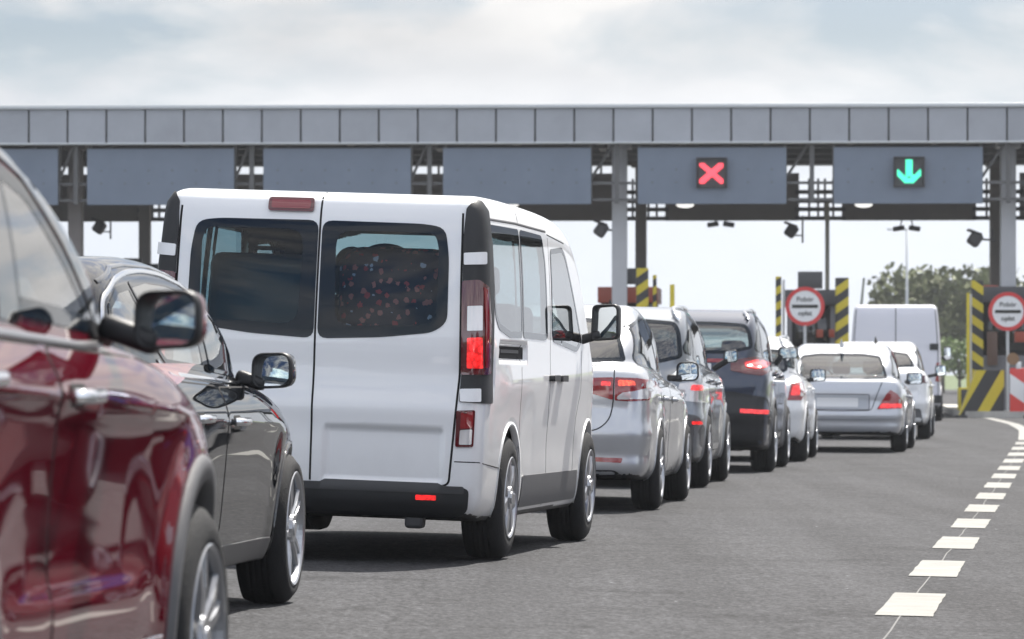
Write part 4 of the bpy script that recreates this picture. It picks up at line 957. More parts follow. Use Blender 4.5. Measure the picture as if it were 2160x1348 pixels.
    # underside: exhaust box, tow eye, axle
    box('exhaust_box',(-.55,.28,.30),(.5,.36,.18),SEAM,c.root,.05); bm=bmesh.new(); addcyl(bm,(-.97,.38,.24),(-.5,.38,.27),.028,n=12); bmobj('exhaust_pipe',bm,STEEL,c.root); box('tow_eye',(-.85,-.55,.25),(.10,.10,.14),STEEL,c.root)
    bm=bmesh.new(); addcyl(bm,(0,-.75,.335),(0,.75,.335),.045,n=10); addbox(bm,(0,-.45,.3),(.5,.08,.1),.02); addbox(bm,(0,.45,.3),(.5,.08,.1),.02); bmobj('rear_axle',bm,SEAM,c.root)
    c.seats([(.35,1.40,3,.52),(1.15,1.40,3,.52),(2.0,1.40,2,.74)],.75); c.dash(2.55,1.22,.8,2.45,1.34,.2)
    # luggage and bag behind the right-hand window: things of their own
    FL=bpy.data.materials.new('floral_cloth'); FL.use_nodes=True; t=FL.node_tree; bb=t.nodes['Principled BSDF']; cc=N(t,'ShaderNodeTexCoord'); vo=N(t,'ShaderNodeTexVoronoi'); vo.inputs['Scale'].default_value=21; t.links.new(cc.outputs['Object'],vo.inputs['Vector'])
    n2=N(t,'ShaderNodeTexNoise'); n2.inputs['Scale'].default_value=60; t.links.new(cc.outputs['Object'],n2.inputs['Vector']); ad=N(t,'ShaderNodeMath',operation='MULTIPLY_ADD'); ad.inputs[1].default_value=.55; t.links.new(n2.outputs[0],ad.inputs[0]); t.links.new(vo.outputs['Distance'],ad.inputs[2])
    r=N(t,'ShaderNodeValToRGB'); r.color_ramp.interpolation='CONSTANT'; e=r.color_ramp.elements; e[0].position=0; e[0].color=(1,1,1,1); e[1].position=.60; e[1].color=(0,0,0,1); t.links.new(ad.outputs[0],r.inputs[0])
    sp=N(t,'ShaderNodeSeparateColor'); t.links.new(vo.outputs['Color'],sp.inputs[0]); r2=N(t,'ShaderNodeValToRGB'); r2.color_ramp.interpolation='CONSTANT'; e=r2.color_ramp.elements; e[0].color=(.85,.08,.10,1); e[1].position=.50; e[1].color=(.9,.24,.22,1); e2=e.new(.86); e2.color=(.9,.75,.9,1); t.links.new(sp.outputs[0],r2.inputs[0])
    x=N(t,'ShaderNodeMix'); x.data_type='RGBA'; x.inputs['A'].default_value=(.02,.022,.06,1); t.links.new(r2.outputs[0],x.inputs['B']); t.links.new(r.outputs[0],x.inputs['Factor']); t.links.new(x.outputs['Result'],bb.inputs['Base Color']); bb.inputs['Roughness'].default_value=.8
    M=c.M.copy()
    def inside(name,loc,label,cat):
        o=empty(name); o.matrix_world=M@Matrix.Translation(loc); o.location=(M@Matrix.Translation(loc)).translation; o.rotation_euler=M.to_euler(); return tag(o,label,cat)
    o=inside('travel_bag',(-.50,-.36,1.06),'dark floral travel bag behind the right rear window of the white passenger van','travel bag')
    b=box('bag_body',(0,0,.26),(.42,.62,.66),FL,o,.12,None,True,4); tube('bag_handle',[(0,.08-.11*math.cos(k*math.pi/12),.55+.05*math.sin(k*math.pi/12)) for k in range(13)],.014,BLK,o)
    o=inside('suitcase',(-.46,.36,.62),'dark grey suitcase standing behind the left rear window of the white passenger van','suitcase')
    box('case_shell',(0,0,.49),(.30,.60,.98),mat('suitcase_grey',(.05,.08,.11),.6),o,.06,None,True,3); tube('case_handle',[(0,-.08,.97),(0,-.08,1.01),(0,.08,1.01),(0,.08,.97)],.012,BLK,o)
    return c
# ---- black hatchback-estate, second from the camera
def dark_car():
    prof=[(-.80,.24),(-.90,.32),(-.93,.55),(-.88,.82),(-.80,.96),(-.4,.975),(.6,.955),(1.3,.945),(1.75,.95),(2.2,.915),(2.7,.83),(3.1,.72),(3.36,.56),(3.40,.38),(3.30,.22),(2.4,.17),(0,.17)]
    g=[(-.91,.90),(-.83,1.16),(-.72,1.31),(-.45,1.385),(0,1.408),(.5,1.412),(.95,1.39),(1.4,1.28),(2.22,.93),(2.2,.75),(-.91,.75)]
    wl=[(0,.78),(.2,.815),(.3,.838),(.45,.862),(.62,.880),(.76,.884),(.86,.868),(.95,.835),(1.1,.78)]
    wg=[(.7,.86),(.92,.815),(1.05,.78),(1.25,.70),(1.40,.62),(1.5,.56)]
    def crease(x,z):
        zc=.80-.045*(x-.5)*.3; a=.016*cusp(z,zc,.07,.03)*sst(-.6,0,x)*(1-sst(2.2,2.8,x)); b=-.008*(1-sst(.48,.78,z))*sst(.4,.9,x)*(1-sst(1.7,2.2,x))
        fl=.020*np.exp(-((np.hypot(x-2.62,z-.33)-.40)/.09)**2)+.020*np.exp(-((np.hypot(x,z-.33)-.40)/.09)**2); return a+b+fl
    c=Car('black_hatchback',P_DARK,(612,1273,2.65,6,.865),prof,g,wl,wg,std_plan(-.93,3.40,.885,.34,.95),[(-.90,0),(-.89,.35),(-.80,.64),(-.5,.79),(.4,.85),(1.3,.84),(1.85,.76),(2.12,.52),(2.22,0)],(0,2.65),.322,.018,crease=crease,archR=.365,bottom=.2,kp=.14,kj=.05)
    tag(c.root,'glossy black hatchback with chrome window trim between the maroon car and the white van','car',GQ)
    c.window('side_window',[(1.03,1.295),(.99,.985),(1.62,.965),(1.78,.975),(1.45,1.18),(1.2,1.275)],'right',GC,frit=.02,r=.025,mirror=True)
    c.window('side_window',[(.90,1.315),(.86,.985),(.10,1.005),(-.02,1.06),(-.16,1.31),(.2,1.336),(.6,1.333)],'right',GC,frit=.025,r=.03,mirror=True)
    c.window('side_window',[(-.20,1.305),(-.06,1.06),(-.30,1.07),(-.62,1.15),(-.61,1.22),(-.44,1.285)],'right',GC,frit=.025,r=.03,mirror=True)
    c.window('windscreen',[(-.66,.96),(-.54,1.27),(-.3,1.32),(.3,1.32),(.54,1.27),(.66,.96),(.3,.95),(-.3,.95)],'front',GC,frit=.04)
    c.window('rear_window',[(-.58,1.0),(-.50,1.22),(0,1.255),(.50,1.22),(.58,1.0),(0,.98)],'rear',GT,frit=.05)
    c.finish(arch_w=.02,arch_th=.006,floorz=.42)
    fd=door(c,'front_door',[(.98,.925),(.955,.62),(.97,.27),(1.93,.27),(1.93,.62),(1.86,.80),(1.80,.925)],'right',1.06,.79,CHROME); rd=door(c,'rear_door',[(.945,.93),(.92,.62),(.935,.27),(.40,.27),(.36,.48),(.12,.72),(.02,.95)],'right',.24,.805,CHROME)
    c.ribbon('chrome_trim',[[(-.05,1.02),(.12,.975),(.95,.952),(1.72,.940)],list(fillet([(-.68,1.15),(-.65,1.24),(-.44,1.308),(-.1,1.345),(.25,1.360),(.6,1.356),(1.0,1.322),(1.22,1.285)],.12,closed=False))],'right',CHROME,.022,.006,mirror=True)
    c.ribbon('roof_rail',[[(-.62,1.30),(-.3,1.360),(0,1.376),(.5,1.380),(1.0,1.348)]],'right',GLOSSB,.02,.004,mirror=True)
    c.patch('sill_trim',[(.42,.215),(2.20,.215),(2.20,.30),(.42,.30)],'right',mat('sill_satin',(.06,.06,.062),.4),.006,.012,.05,mirror=True,r=.015)
    c.ribbon('bonnet_gap',[[(1.78,.945),(2.4,.86),(3.0,.73)]],'right',SEAM,.007,.0012,mirror=True)
    c.patch('headlamp',[(-.42,.62),(-.75,.58),(-.78,.68),(-.45,.70)],'front',LCLR,.004,.008,.05,mirror=True,r=.02)
    c.wheels(.868,'multi'); c.mirror(1.62,(528,741,617,823),.965,.80,P_DARK,.14,look=(.66,.38,1.22),rad=.05)
    lamp(c,'tail_lamp',[(-.60,.80),(-.86,.84),(-.80,1.02),(-.62,.98)],'rear',LRED); plate(c,0,.62)
    c.seats([(.05,1.0,3,.44),(.95,1.02,2,.74)],.48); c.dash(1.6,.98,.66,1.5,1.0,.18)
    return c
# ---- maroon SUV, nearest car
def suv_shape(sx=1.0,zb=1.06,zr=1.68,front=3.55,rear=-.96):
    prof=[(rear+.12,.26),(rear+.03,.34),(rear,.55),(rear+.02,.85),(rear+.10,zb-.04),(rear+.4,zb+.02),(.2,zb+.015),(1.2,zb-.01),(1.75,zb),(2.25,zb-.03),(2.8,zb-.12),(3.2,zb-.24),(front-.06,zb-.42),(front,zb-.60),(front-.04,.35),(front-.16,.24),(2.4,.2),(0,.2)]
    g=[(rear+.06,zb-.06),(rear+.22,zb+.24),(rear+.40,zr-.12),(rear+.62,zr-.01),(.1,zr+.02),(.6,zr+.005),(1.0,zr-.055),(1.35,zr-.20),(2.12,zb+.0),(2.1,zb-.2),(rear+.06,zb-.2)]
    return prof,g
def cusp(z,zc,up,dn): d=z-zc; return np.where(d>0,np.exp(-np.maximum(d,0)/up),np.exp(-np.maximum(-d,0)/dn))
def maroon():
    prof,_=suv_shape(zb=1.055,zr=1.6)
    g=[(-.92,1.0),(-.74,1.3),(-.5,1.51),(-.2,1.595),(.2,1.61),(.6,1.59),(1.0,1.525),(1.45,1.375),(2.36,1.03),(2.3,.85),(-.9,.85)]
    wl=[(0,.84),(.25,.88),(.36,.905),(.5,.912),(.66,.913),(.80,.914),(.90,.916),(.97,.914),(1.05,.900),(1.2,.85)]
    wg=[(.8,.92),(1.04,.892),(1.2,.85),(1.4,.785),(1.55,.72),(1.68,.66)]
    def crease(x,z):
        zc=.935-.030*(x-1.1); a=.026*cusp(z,zc,.075,.028)*sst(-.6,0,x)*(1-sst(2.3,2.9,x)); b=-.016*(1-sst(.58,.92,z))*sst(.46,.57,z)*sst(.35,.85,x)*(1-sst(1.75,2.25,x)); q=.010*cusp(z,.50-.02*(x-1.2),.04,.12)*sst(.4,.7,x)*(1-sst(1.9,2.2,x))
        fl=.028*np.exp(-((np.hypot(x-2.69,z-.335)-.42)/.10)**2)+.028*np.exp(-((np.hypot(x,z-.335)-.42)/.10)**2); return a+b+q+fl
    c=Car('maroon_suv',P_MAROON,(420,1640,2.7,6.5,.915),prof,g,wl,wg,std_plan(-.96,3.55,.945,.34,1.0),[(-.92,0),(-.90,.4),(-.78,.70),(-.4,.84),(.4,.90),(1.3,.90),(1.95,.84),(2.22,.66),(2.34,.35),(2.36,0)],(0,2.70),.335,.0165,crease=crease,archR=.405,bottom=.22,kp=.13,kj=.035)
    tag(c.root,'glossy maroon SUV nearest the camera, cut by the left edge of the photo','car',GQ)
    c.window('side_window',[(.93,1.425),(.85,1.10),(1.58,1.072),(1.70,1.082),(1.42,1.25),(1.15,1.385)],'right',GC,frit=.04,r=.03,mirror=True)
    c.window('side_window',[(.77,1.44),(.68,1.105),(-.25,1.125),(-.36,1.22),(-.15,1.43),(.3,1.46)],'right',GM,frit=.03,r=.03,mirror=True)
    c.window('windscreen',[(-.72,1.08),(-.60,1.42),(-.3,1.49),(.3,1.49),(.60,1.42),(.72,1.08),(.3,1.055),(-.3,1.055)],'front',GC,frit=.04)
    c.window('rear_window',[(-.60,1.15),(-.52,1.43),(0,1.48),(.52,1.43),(.60,1.15),(0,1.12)],'rear',GT,frit=.05)
    c.finish(arch_mat=CLAD,arch_w=.055,arch_th=.014,floorz=.5)
    fd=door(c,'front_door',[(1.02,1.04),(1.01,.7),(1.02,.36),(2.07,.36),(2.08,.65),(2.06,.85),(1.98,1.02)],'right',1.08,.935,CHROME); rd=door(c,'rear_door',[(1.0,1.04),(.985,.7),(.995,.36),(.52,.36),(.46,.55),(.22,.80),(-.02,.95),(-.05,1.06)],'right',.17,.965,CHROME)
    c.ribbon('window_trim',[[(-.35,1.10),(.5,1.066),(1.42,1.042),(1.66,1.045)]],'right',mat('satin_trim',(.30,.30,.31),.3,.8),.02,.006,mirror=True)
    c.patch('window_pillar',[(.78,1.45),(.93,1.43),(.85,1.085),(.68,1.09)],'right',GLOSSB,.0045,.006,.04,mirror=True)
    c.patch('window_pillar',[(1.00,1.43),(1.16,1.395),(1.43,1.262),(1.71,1.09),(1.83,1.085),(1.56,1.265),(1.24,1.425),(1.02,1.455)],'right',GLOSSB,.0045,.006,.04,mirror=True)
    c.patch('mirror_base',[(1.60,1.06),(1.60,1.10),(1.72,1.09),(1.88,1.045)],'right',BLK,.012,.014,.04,mirror=True)
    c.patch('sill_cladding',[(.44,.235),(2.24,.235),(2.20,.365),(.48,.365)],'right',CLAD,.012,.02,.05,mirror=True,r=.03)
    c.ribbon('sill_trim',[[(.50,.372),(2.18,.372)]],'right',CHROME,.012,.013,mirror=True)
    c.ribbon('wing_gap',[[(2.02,1.02),(2.45,.985),(2.9,.88),(3.2,.76)]],'right',SEAM,.007,.0012,mirror=True)
    c.patch('headlamp',[(-.45,.72),(-.80,.72),(-.84,.82),(-.50,.80)],'front',LCLR,.004,.008,.05,mirror=True,r=.02)
    lamp(c,'tail_lamp',[(-.55,.88),(-.90,.92),(-.86,1.08),(-.58,1.04)],'rear',LRED); plate(c,0,.75)
    c.wheels(.918,'five',rimm=ALLOYD,wd=.23); c.mirror(1.64,(278,607,424,743),1.085,.88,P_MAROON,.12,look=(.62,.38,1.30),rad=.045)
    c.seats([(.05,1.12,3,.46),(.98,1.14,2,.78)],.58); c.dash(1.62,1.10,.70,1.55,1.14,.19)
    return c
# ---- silver saloon
def saloon(name,paint,place,label,zt=1.08,zr=1.49,rear=-1.04,front=3.62,wb=2.7,hw=.885,h=.024,glass=GM,tails='long',bump=.60,rgz=(1.13,1.40),roll=0,mirror_px=None,rimst='plain',archR=None,gh=1.0):
    prof=sedan_prof(zt=zt,rear=rear,front=front,cowl=2.05,hood=zt-.12,belt=zt-.09,bump=bump)
    g=[(rear+.30,zt-.05),(rear+.70,zt+.20),(rear+1.12,zr-.07),(rear+1.6,zr+.0),(1.0,zr),(1.35,zr-.09),(2.2,zt-.13),(2.1,.8),(rear+.35,.8)]
    wl=[(0,hw-.08),(.25,hw-.045),(.35,hw-.015),(.55,hw),(.75,hw+.002),(zt-.16,hw-.012),(zt-.06,hw-.045),(zt+.1,hw-.12)]
    wg=[(zt-.25,hw-.035),(zt-.06,hw-.085),(zt+.08,hw-.125),(zr-.10,hw-.245),(zr+.05,hw-.32)]
    def crease(x,z):
        zc=zt-.20-.05*x/3; a=.012*np.exp(-((z-zc)/.06)**2)*sst(-.8,-.2,x)*(1-sst(2.2,2.9,x)); b=-.014*np.exp(-((z-.5)/.14)**2)*sst(.4,.8,x)*(1-sst(wb-.9,wb-.5,x))
        fl=.018*np.exp(-((np.hypot(x-wb,z-.33)-.40)/.09)**2)+.018*np.exp(-((np.hypot(x,z-.33)-.40)/.09)**2); return a+b+fl
    def mod(x,y,z):
        r=(x<rear+.3); return r*(-.018*np.exp(-((z-bump+.02)/.07)**2)+.012*np.exp(-((z-(bump+.16))/.06)**2)*(np.abs(y)<hw*.8)+.010*np.exp(-((z-.42)/.05)**2))
    c=Car(name,paint,place,prof,g,wl,wg,std_plan(rear,front,hw+.004,.38,.9),[(rear+.28,0),(rear+.34,.35),(rear+.5,.60),(rear+.9,.76),(.4,.80),(1.4,.78),(1.95,.66),(2.15,.4),(2.2,0)],(0,wb),.322,h,crease=crease,mod=mod,archR=archR or .365,bottom=.21,kp=.14,kj=.06,roll=roll)
    tag(c.root,label,'car',GQ)
    z0,z1=rgz; hwz=hw-.25
    c.window('rear_window',[(-hwz,z0),(-hwz+.05,(z0+z1)/2),(-hwz+.12,z1-.03),(-.3,z1),(.3,z1),(hwz-.12,z1-.03),(hwz-.05,(z0+z1)/2),(hwz,z0),(.3,z0-.015),(-.3,z0-.015)],'rear',glass,frit=.03)
    b=zt-.03
    c.window('side_window',[(.02,zr-.14),(-.14,zr-.17),(-.34,b+.10),(-.28,b+.03),(.88,b-.01),(.90,zr-.10),(.5,zr-.09)],'right',GM,frit=.02,r=.03,mirror=True)
    c.window('side_window',[(.97,zr-.10),(.95,b-.01),(1.70,b-.05),(1.80,b-.03),(1.35,zr-.20),(1.15,zr-.12)],'right',GC,frit=.02,r=.03,mirror=True)
    c.window('windscreen',[(-.66,zt-.06),(-.54,zr-.16),(-.3,zr-.10),(.3,zr-.10),(.54,zr-.16),(.66,zt-.06),(.3,zt-.08),(-.3,zt-.08)],'front',GC,frit=.04)
    c.finish(arch_w=.018,arch_th=.005,floorz=.42)
    door(c,'front_door',[(.94,zt-.08),(.92,.6),(.94,.27),(1.95,.27),(1.96,.6),(1.9,zt-.15)],'right',1.0,zt-.25); door(c,'rear_door',[(.91,zt-.08),(.885,.6),(.905,.27),(.42,.27),(.38,.45),(.15,.70),(-.05,zt-.1)],'right',.15,zt-.24)
    c.ribbon('window_trim',[[(-.40,b+.02),(0,b-.005),(.9,b-.035),(1.75,b-.075)]],'right',CHROME,.012,.004,mirror=True)
    c.wheels(hw-.01,rimst)
    if mirror_px: c.mirror(1.72,mirror_px,zt-.08,hw-.08,BLK,.13,rad=.04)
    c.seats([(-.02,zt+.02,3,.44),(.95,zt+.04,2,.74)],.46); c.dash(1.65,zt-.05,.66,1.5,zt-.02,.18)
    return c
def toyota():
    c=saloon('silver_saloon',P_SILVER,(1390,1075,0,6.5,.87),'silver saloon directly ahead of the white passenger van',mirror_px=None,glass=GM,rgz=(1.115,1.44),zr=1.555,rimst='five')
    tl=lamp(c,'tail_lamp',[(-.600,.995),(-.76,.992),(-.86,.975),(-.88,.90),(-.84,.83),(-.72,.82),(-.602,.825)],'rear',LRED)
    c.patch('clear_lens',[(-.62,.855),(-.66,.885),(-.74,.895),(-.86,.93),(-.87,.86),(-.83,.84),(-.62,.832)],'rear',LCLR,.010,.006,.03,parent=tl[0],mirror=tl[1],r=.01)
    c.patch('lit_lens',[(-.625,.93),(-.625,.975),(-.74,.972),(-.755,.94)],'rear',LLIT2,.010,.006,.03,parent=tl[0],mirror=tl[1],r=.012)
    t2=lamp(c,'boot_lamp',[(-.588,.995),(-.36,.985),(-.40,.88),(-.588,.828)],'rear',LRED); c.patch('lit_lens',[(-.50,.965),(-.57,.965),(-.57,.93),(-.50,.93)],'rear',LLIT,.010,.006,.03,parent=t2[0],mirror=t2[1],r=.01)
    c.ribbon('boot_gap',[fillet([(-.594,1.05),(-.594,.82),(-.57,.68),(-.48,.60),(0,.585),(.48,.60),(.57,.68),(.594,.82),(.594,1.05)],.06,closed=False)],'rear',SEAM,.010,.0015)
    c.patch('reflector',[(-.44,.372),(-.66,.365),(-.67,.400),(-.44,.405)],'rear',LRED,.006,.01,.04,mirror=True,r=.01); plate(c,0,.80)
    c.patch('lower_valance',[(-.70,.235),(.70,.235),(.62,.31),(-.62,.31)],'rear',BLK,.004,.01,.06,r=.03)
    c.patch('boot_chrome',[(-.34,.915),(.34,.915),(.34,.94),(-.34,.94)],'rear',CHROME,.012,.014,.06,r=.008)
    c.mirror(1.66,(1426,762,1474,806),1.0,.80,BLK,.13,rad=.05)
    # shark antenna
    bm=bmesh.new(); addcyl(bm,(-.12,0,1.52),(-.26,0,1.71),.008,.004,6); bmobj('antenna',bm,BLK,c.root); return c
def merc():
    c=saloon('pale_silver_saloon',P_MERC,(1908,953,0,7.2,.87),'pale silver saloon with triangular red tail lamps, ahead of the white hatchback',zt=1.0,zr=1.475,rear=-1.12,front=3.65,wb=2.85,hw=.90,h=.03,rgz=(1.0,1.335),bump=.52)
    tl=lamp(c,'tail_lamp',[(-.53,.585),(-.66,.80),(-.71,.852),(-.80,.80),(-.87,.70),(-.875,.60)],'rear',LRED,r=.02); c.patch('lit_lens',[(-.56,.60),(-.60,.665),(-.85,.665),(-.86,.61)],'rear',LLIT,.010,.006,.03,parent=tl[0],mirror=tl[1],r=.01)
    c.ribbon('boot_gap',[fillet([(-.60,.955),(-.52,.75),(-.46,.57),(0,.56),(.46,.57),(.52,.75),(.60,.955)],.05,closed=False)],'rear',SEAM,.012,.0015)
    c.patch('plate_recess',[(-.42,.585),(.42,.585),(.42,.775),(-.42,.775)],'rear',mat('recess_silver',(.36,.38,.41),.5,.3),.002,.004,.06,r=.02); plate(c,0,.675,.56,.125)
    c.ribbon('recess_edge',[fillet([(-.43,.58),(.43,.58),(.43,.785),(-.43,.785)],.02)],'rear',mat('edge_shade',(.12,.12,.13),.5),.016,.002,closed=True)
    c.ribbon('bumper_trim',[[(-.80,.47),(-.4,.455),(.4,.455),(.8,.47)]],'rear',mat('trim_silver',(.4,.42,.46),.3,.6),.02,.006)
    c.mirror(1.75,(1912,785,1946,812),.95,.82,BLK,.13,rad=.04); bm=bmesh.new(); addcyl(bm,(-.05,0,1.44),(-.17,0,1.53),.03,.006,8); bmobj('antenna',bm,P_MERC,c.root)
def nine():
    c=saloon('white_saloon',P_WHITE,(1962,926,0,6.5,.87),'white saloon partly hidden behind the pale silver saloon',zt=1.10,zr=1.565,h=.034,rgz=(1.16,1.40),hw=.88)
    lamp(c,'tail_lamp',[(-.58,.90),(-.86,.90),(-.84,1.02),(-.62,1.03)],'rear',LRED2); plate(c,0,.80); c.patch('lower_valance',[(-.78,.24),(.78,.24),(.74,.50),(-.74,.50)],'rear',CLAD,.004,.01,.08,r=.05)
    c.mirror(1.8,(1972,770,1996,794),1.0,.80,BLK,.13); bm=bmesh.new(); addcyl(bm,(-.05,0,1.55),(-.17,0,1.64),.03,.006,8); bmobj('antenna',bm,BLK,c.root)
def suv(name,paint,place,label,zb,zr,rear,h,hw=.91,rw=.345,wb=2.66,blackband=True,rg=(1.15,1.50),roll=0,front=3.4):
    prof,g=suv_shape(zb=zb,zr=zr,front=front,rear=rear)
    wl=[(0,hw-.07),(.25,hw-.035),(.45,hw-.01),(.7,hw),(.88,hw),(zb-.07,hw-.02),(zb+.03,hw-.06),(zb+.2,hw-.12)]
    wg=[(zb-.2,hw-.03),(zb-.02,hw-.07),(zb+.15,hw-.11),(zr-.14,hw-.20),(zr+.05,hw-.28)]
    def crease(x,z):
        a=.014*np.exp(-((z-zb+.16)/.06)**2)*sst(-.8,-.2,x)*(1-sst(2.2,2.9,x)); b=-.016*np.exp(-((z-.58)/.15)**2)*sst(.4,.8,x)*(1-sst(1.7,2.2,x))
        fl=.02*np.exp(-((np.hypot(x-wb,z-.34)-.42)/.09)**2)+.02*np.exp(-((np.hypot(x,z-.34)-.42)/.09)**2); return a+b+fl
    def mod(x,y,z):
        r=(x<rear+.3); return r*(-.022*np.exp(-((z-.62)/.10)**2)+.016*np.exp(-((z-.82)/.07)**2)*(np.abs(y)<hw*.8))
    c=Car(name,paint,place,prof,g,wl,wg,std_plan(rear,front,hw+.004,.38,.9),[(rear+.04,0),(rear+.08,.35),(rear+.2,.62),(rear+.5,.78),(.4,.85),(1.4,.83),(1.95,.70),(2.12,.4),(2.16,0)],(0,wb),rw,h,crease=crease,mod=mod,archR=rw+.05,bottom=.22,kp=.14,kj=.06,roll=roll)
    tag(c.root,label,'car',GQ); z0,z1=rg; a=hw-.22
    c.window('rear_window',[(-a,z0+.06),(-a+.03,z1-.1),(-a+.08,z1-.02),(-.3,z1),(.3,z1),(a-.08,z1-.02),(a-.03,z1-.1),(a,z0+.06),(.45,z0),(-.45,z0)],'rear',GM,frit=.035,r=.05)
    c.window('side_window',[(.88,zr-.13),(.84,zb+.02),(-.1,zb+.05),(-.25,zb+.10),(-.05,zr-.16),(.3,zr-.12)],'right',GT,frit=.02,mirror=True); c.window('side_window',[(-.14,zr-.18),(-.32,zb+.12),(-.52,zb+.14),(-.55,zb+.2),(-.35,zr-.2)],'right',GT,frit=.02,mirror=True)
    c.window('side_window',[(.95,zr-.13),(.92,zb+.02),(1.62,zb+.0),(1.74,zb+.02),(1.32,zr-.24),(1.12,zr-.15)],'right',GC,frit=.02,mirror=True)
    c.window('windscreen',[(-.68,zb+.05),(-.56,zr-.18),(-.3,zr-.12),(.3,zr-.12),(.56,zr-.18),(.68,zb+.05),(.3,zb+.02),(-.3,zb+.02)],'front',GC,frit=.04)
    c.finish(arch_mat=CLAD if blackband else None,arch_w=.05,arch_th=.01,floorz=.5)
    door(c,'front_door',[(.93,zb-.01),(.91,.6),(.93,.33),(1.95,.33),(1.96,.6),(1.9,zb-.06)],'right',1.0,zb-.13); door(c,'rear_door',[(.90,zb-.01),(.88,.6),(.90,.33),(.46,.33),(.42,.5),(.18,.78),(-.05,zb-.01)],'right',.15,zb-.11)
    c.ribbon('window_trim',[[(-.5,zb+.09),(0,zb+.02),(.9,zb-.01),(1.7,zb-.025)]],'right',CHROME,.014,.004,mirror=True)
    c.ribbon('roof_rail',[[(-.5,zr-.02),(0,zr+.0),(.6,zr-.01),(1.0,zr-.05)]],'right',CHROME,.03,.03,mirror=True,th=.02)
    c.wheels(hw-.005,'five',wd=.23); c.seats([(-.02,zb+.04,3,.46),(.95,zb+.06,2,.76)],.56); c.dash(1.62,zb,.7,1.5,zb+.04,.18)
    return c
def greycar():
    c=suv('grey_silver_car',P_GREY,(1492,1028,0,6.4,.9),'grey-silver tall hatchback between the silver saloon and the dark blue SUV',1.08,1.635,-.88,.025,rw=.34,rg=(1.12,1.53),blackband=False)
    tl=lamp(c,'tail_lamp',[(-.66,.80),(-.90,.78),(-.90,.92),(-.80,.965),(-.68,.95)],'rear',LCLR); c.patch('lit_lens',[(-.78,.89),(-.88,.89),(-.875,.94),(-.79,.94)],'rear',LLIT,.010,.006,.03,parent=tl[0],mirror=tl[1],r=.015)
    c.patch('lower_bumper',[(-.88,.26),(.88,.26),(.90,.55),(.86,.66),(.6,.70),(-.6,.70),(-.86,.66),(-.90,.55)],'rear',CLAD,.006,.012,.06,r=.04); c.patch('reflector',[(-.80,.585),(-.88,.585),(-.88,.612),(-.80,.612)],'rear',LLIT,.014,.01,.03,mirror=True,r=.01); plate(c,0,.80)
    bm=bmesh.new(); addcyl(bm,(-.22,0,1.61),(-.34,0,1.70),.03,.006,8); bmobj('antenna',bm,BLK,c.root); c.mirror(1.58,(1526,737,1556,766),1.10,.84,BLK,.13); return c
def bluecar():
    c=suv('dark_blue_suv',P_BLUE,(1632,995,0,6.5,.90),'dark blue SUV with glowing red tail lamps and lower red reflector strip',1.15,1.72,-.92,.025,rw=.355,rg=(1.26,1.60))
    tl=lamp(c,'tail_lamp',[(-.46,1.19),(-.70,1.235),(-.90,1.20),(-.91,1.10),(-.80,1.03),(-.62,1.05),(-.47,1.08)],'rear',LRED2); c.patch('lit_lens',[(-.60,1.17),(-.72,1.205),(-.84,1.18),(-.84,1.12),(-.74,1.10),(-.62,1.12)],'rear',LLIT,.010,.006,.03,parent=tl[0],mirror=tl[1],r=.02)
    c.patch('tail_strip',[(-.46,1.165),(.46,1.165),(.46,1.205),(-.46,1.205)],'rear',LRED,.008,.01,.06,r=.008); plate(c,-.0,1.10,.52,.11)
    c.patch('lower_bumper',[(-.90,.27),(.90,.27),(.91,.55),(.86,.80),(.5,.86),(-.5,.86),(-.86,.80),(-.91,.55)],'rear',BLK,.006,.012,.06,r=.05); c.patch('reflector',[(-.58,.635),(-.87,.625),(-.87,.668),(-.58,.678)],'rear',LLIT,.014,.01,.04,mirror=True,r=.01)
    c.mirror(1.60,(1641,731,1684,758),1.18,.82,P_BLUE,.14,rad=.04); return c
def whitehatch():
    c=suv('white_hatchback',P_WHITE,(1700,973,0,6.3,.86),'white hatchback mostly hidden behind the dark blue SUV',0.99,1.49,-.80,.03,hw=.875,rw=.32,wb=2.55,rg=(1.03,1.36),front=3.2,blackband=False)
    tl=lamp(c,'tail_lamp',[(-.66,.74),(-.82,.74),(-.86,.84),(-.82,.96),(-.70,.94)],'rear',LRED); c.patch('lit_lens',[(-.70,.80),(-.80,.80),(-.80,.91),(-.72,.91)],'rear',LLIT,.010,.006,.03,parent=tl[0],mirror=tl[1],r=.02); plate(c,0,.7)
    c.mirror(1.6,(1708,777,1742,806),.98,.80,BLK,.14)
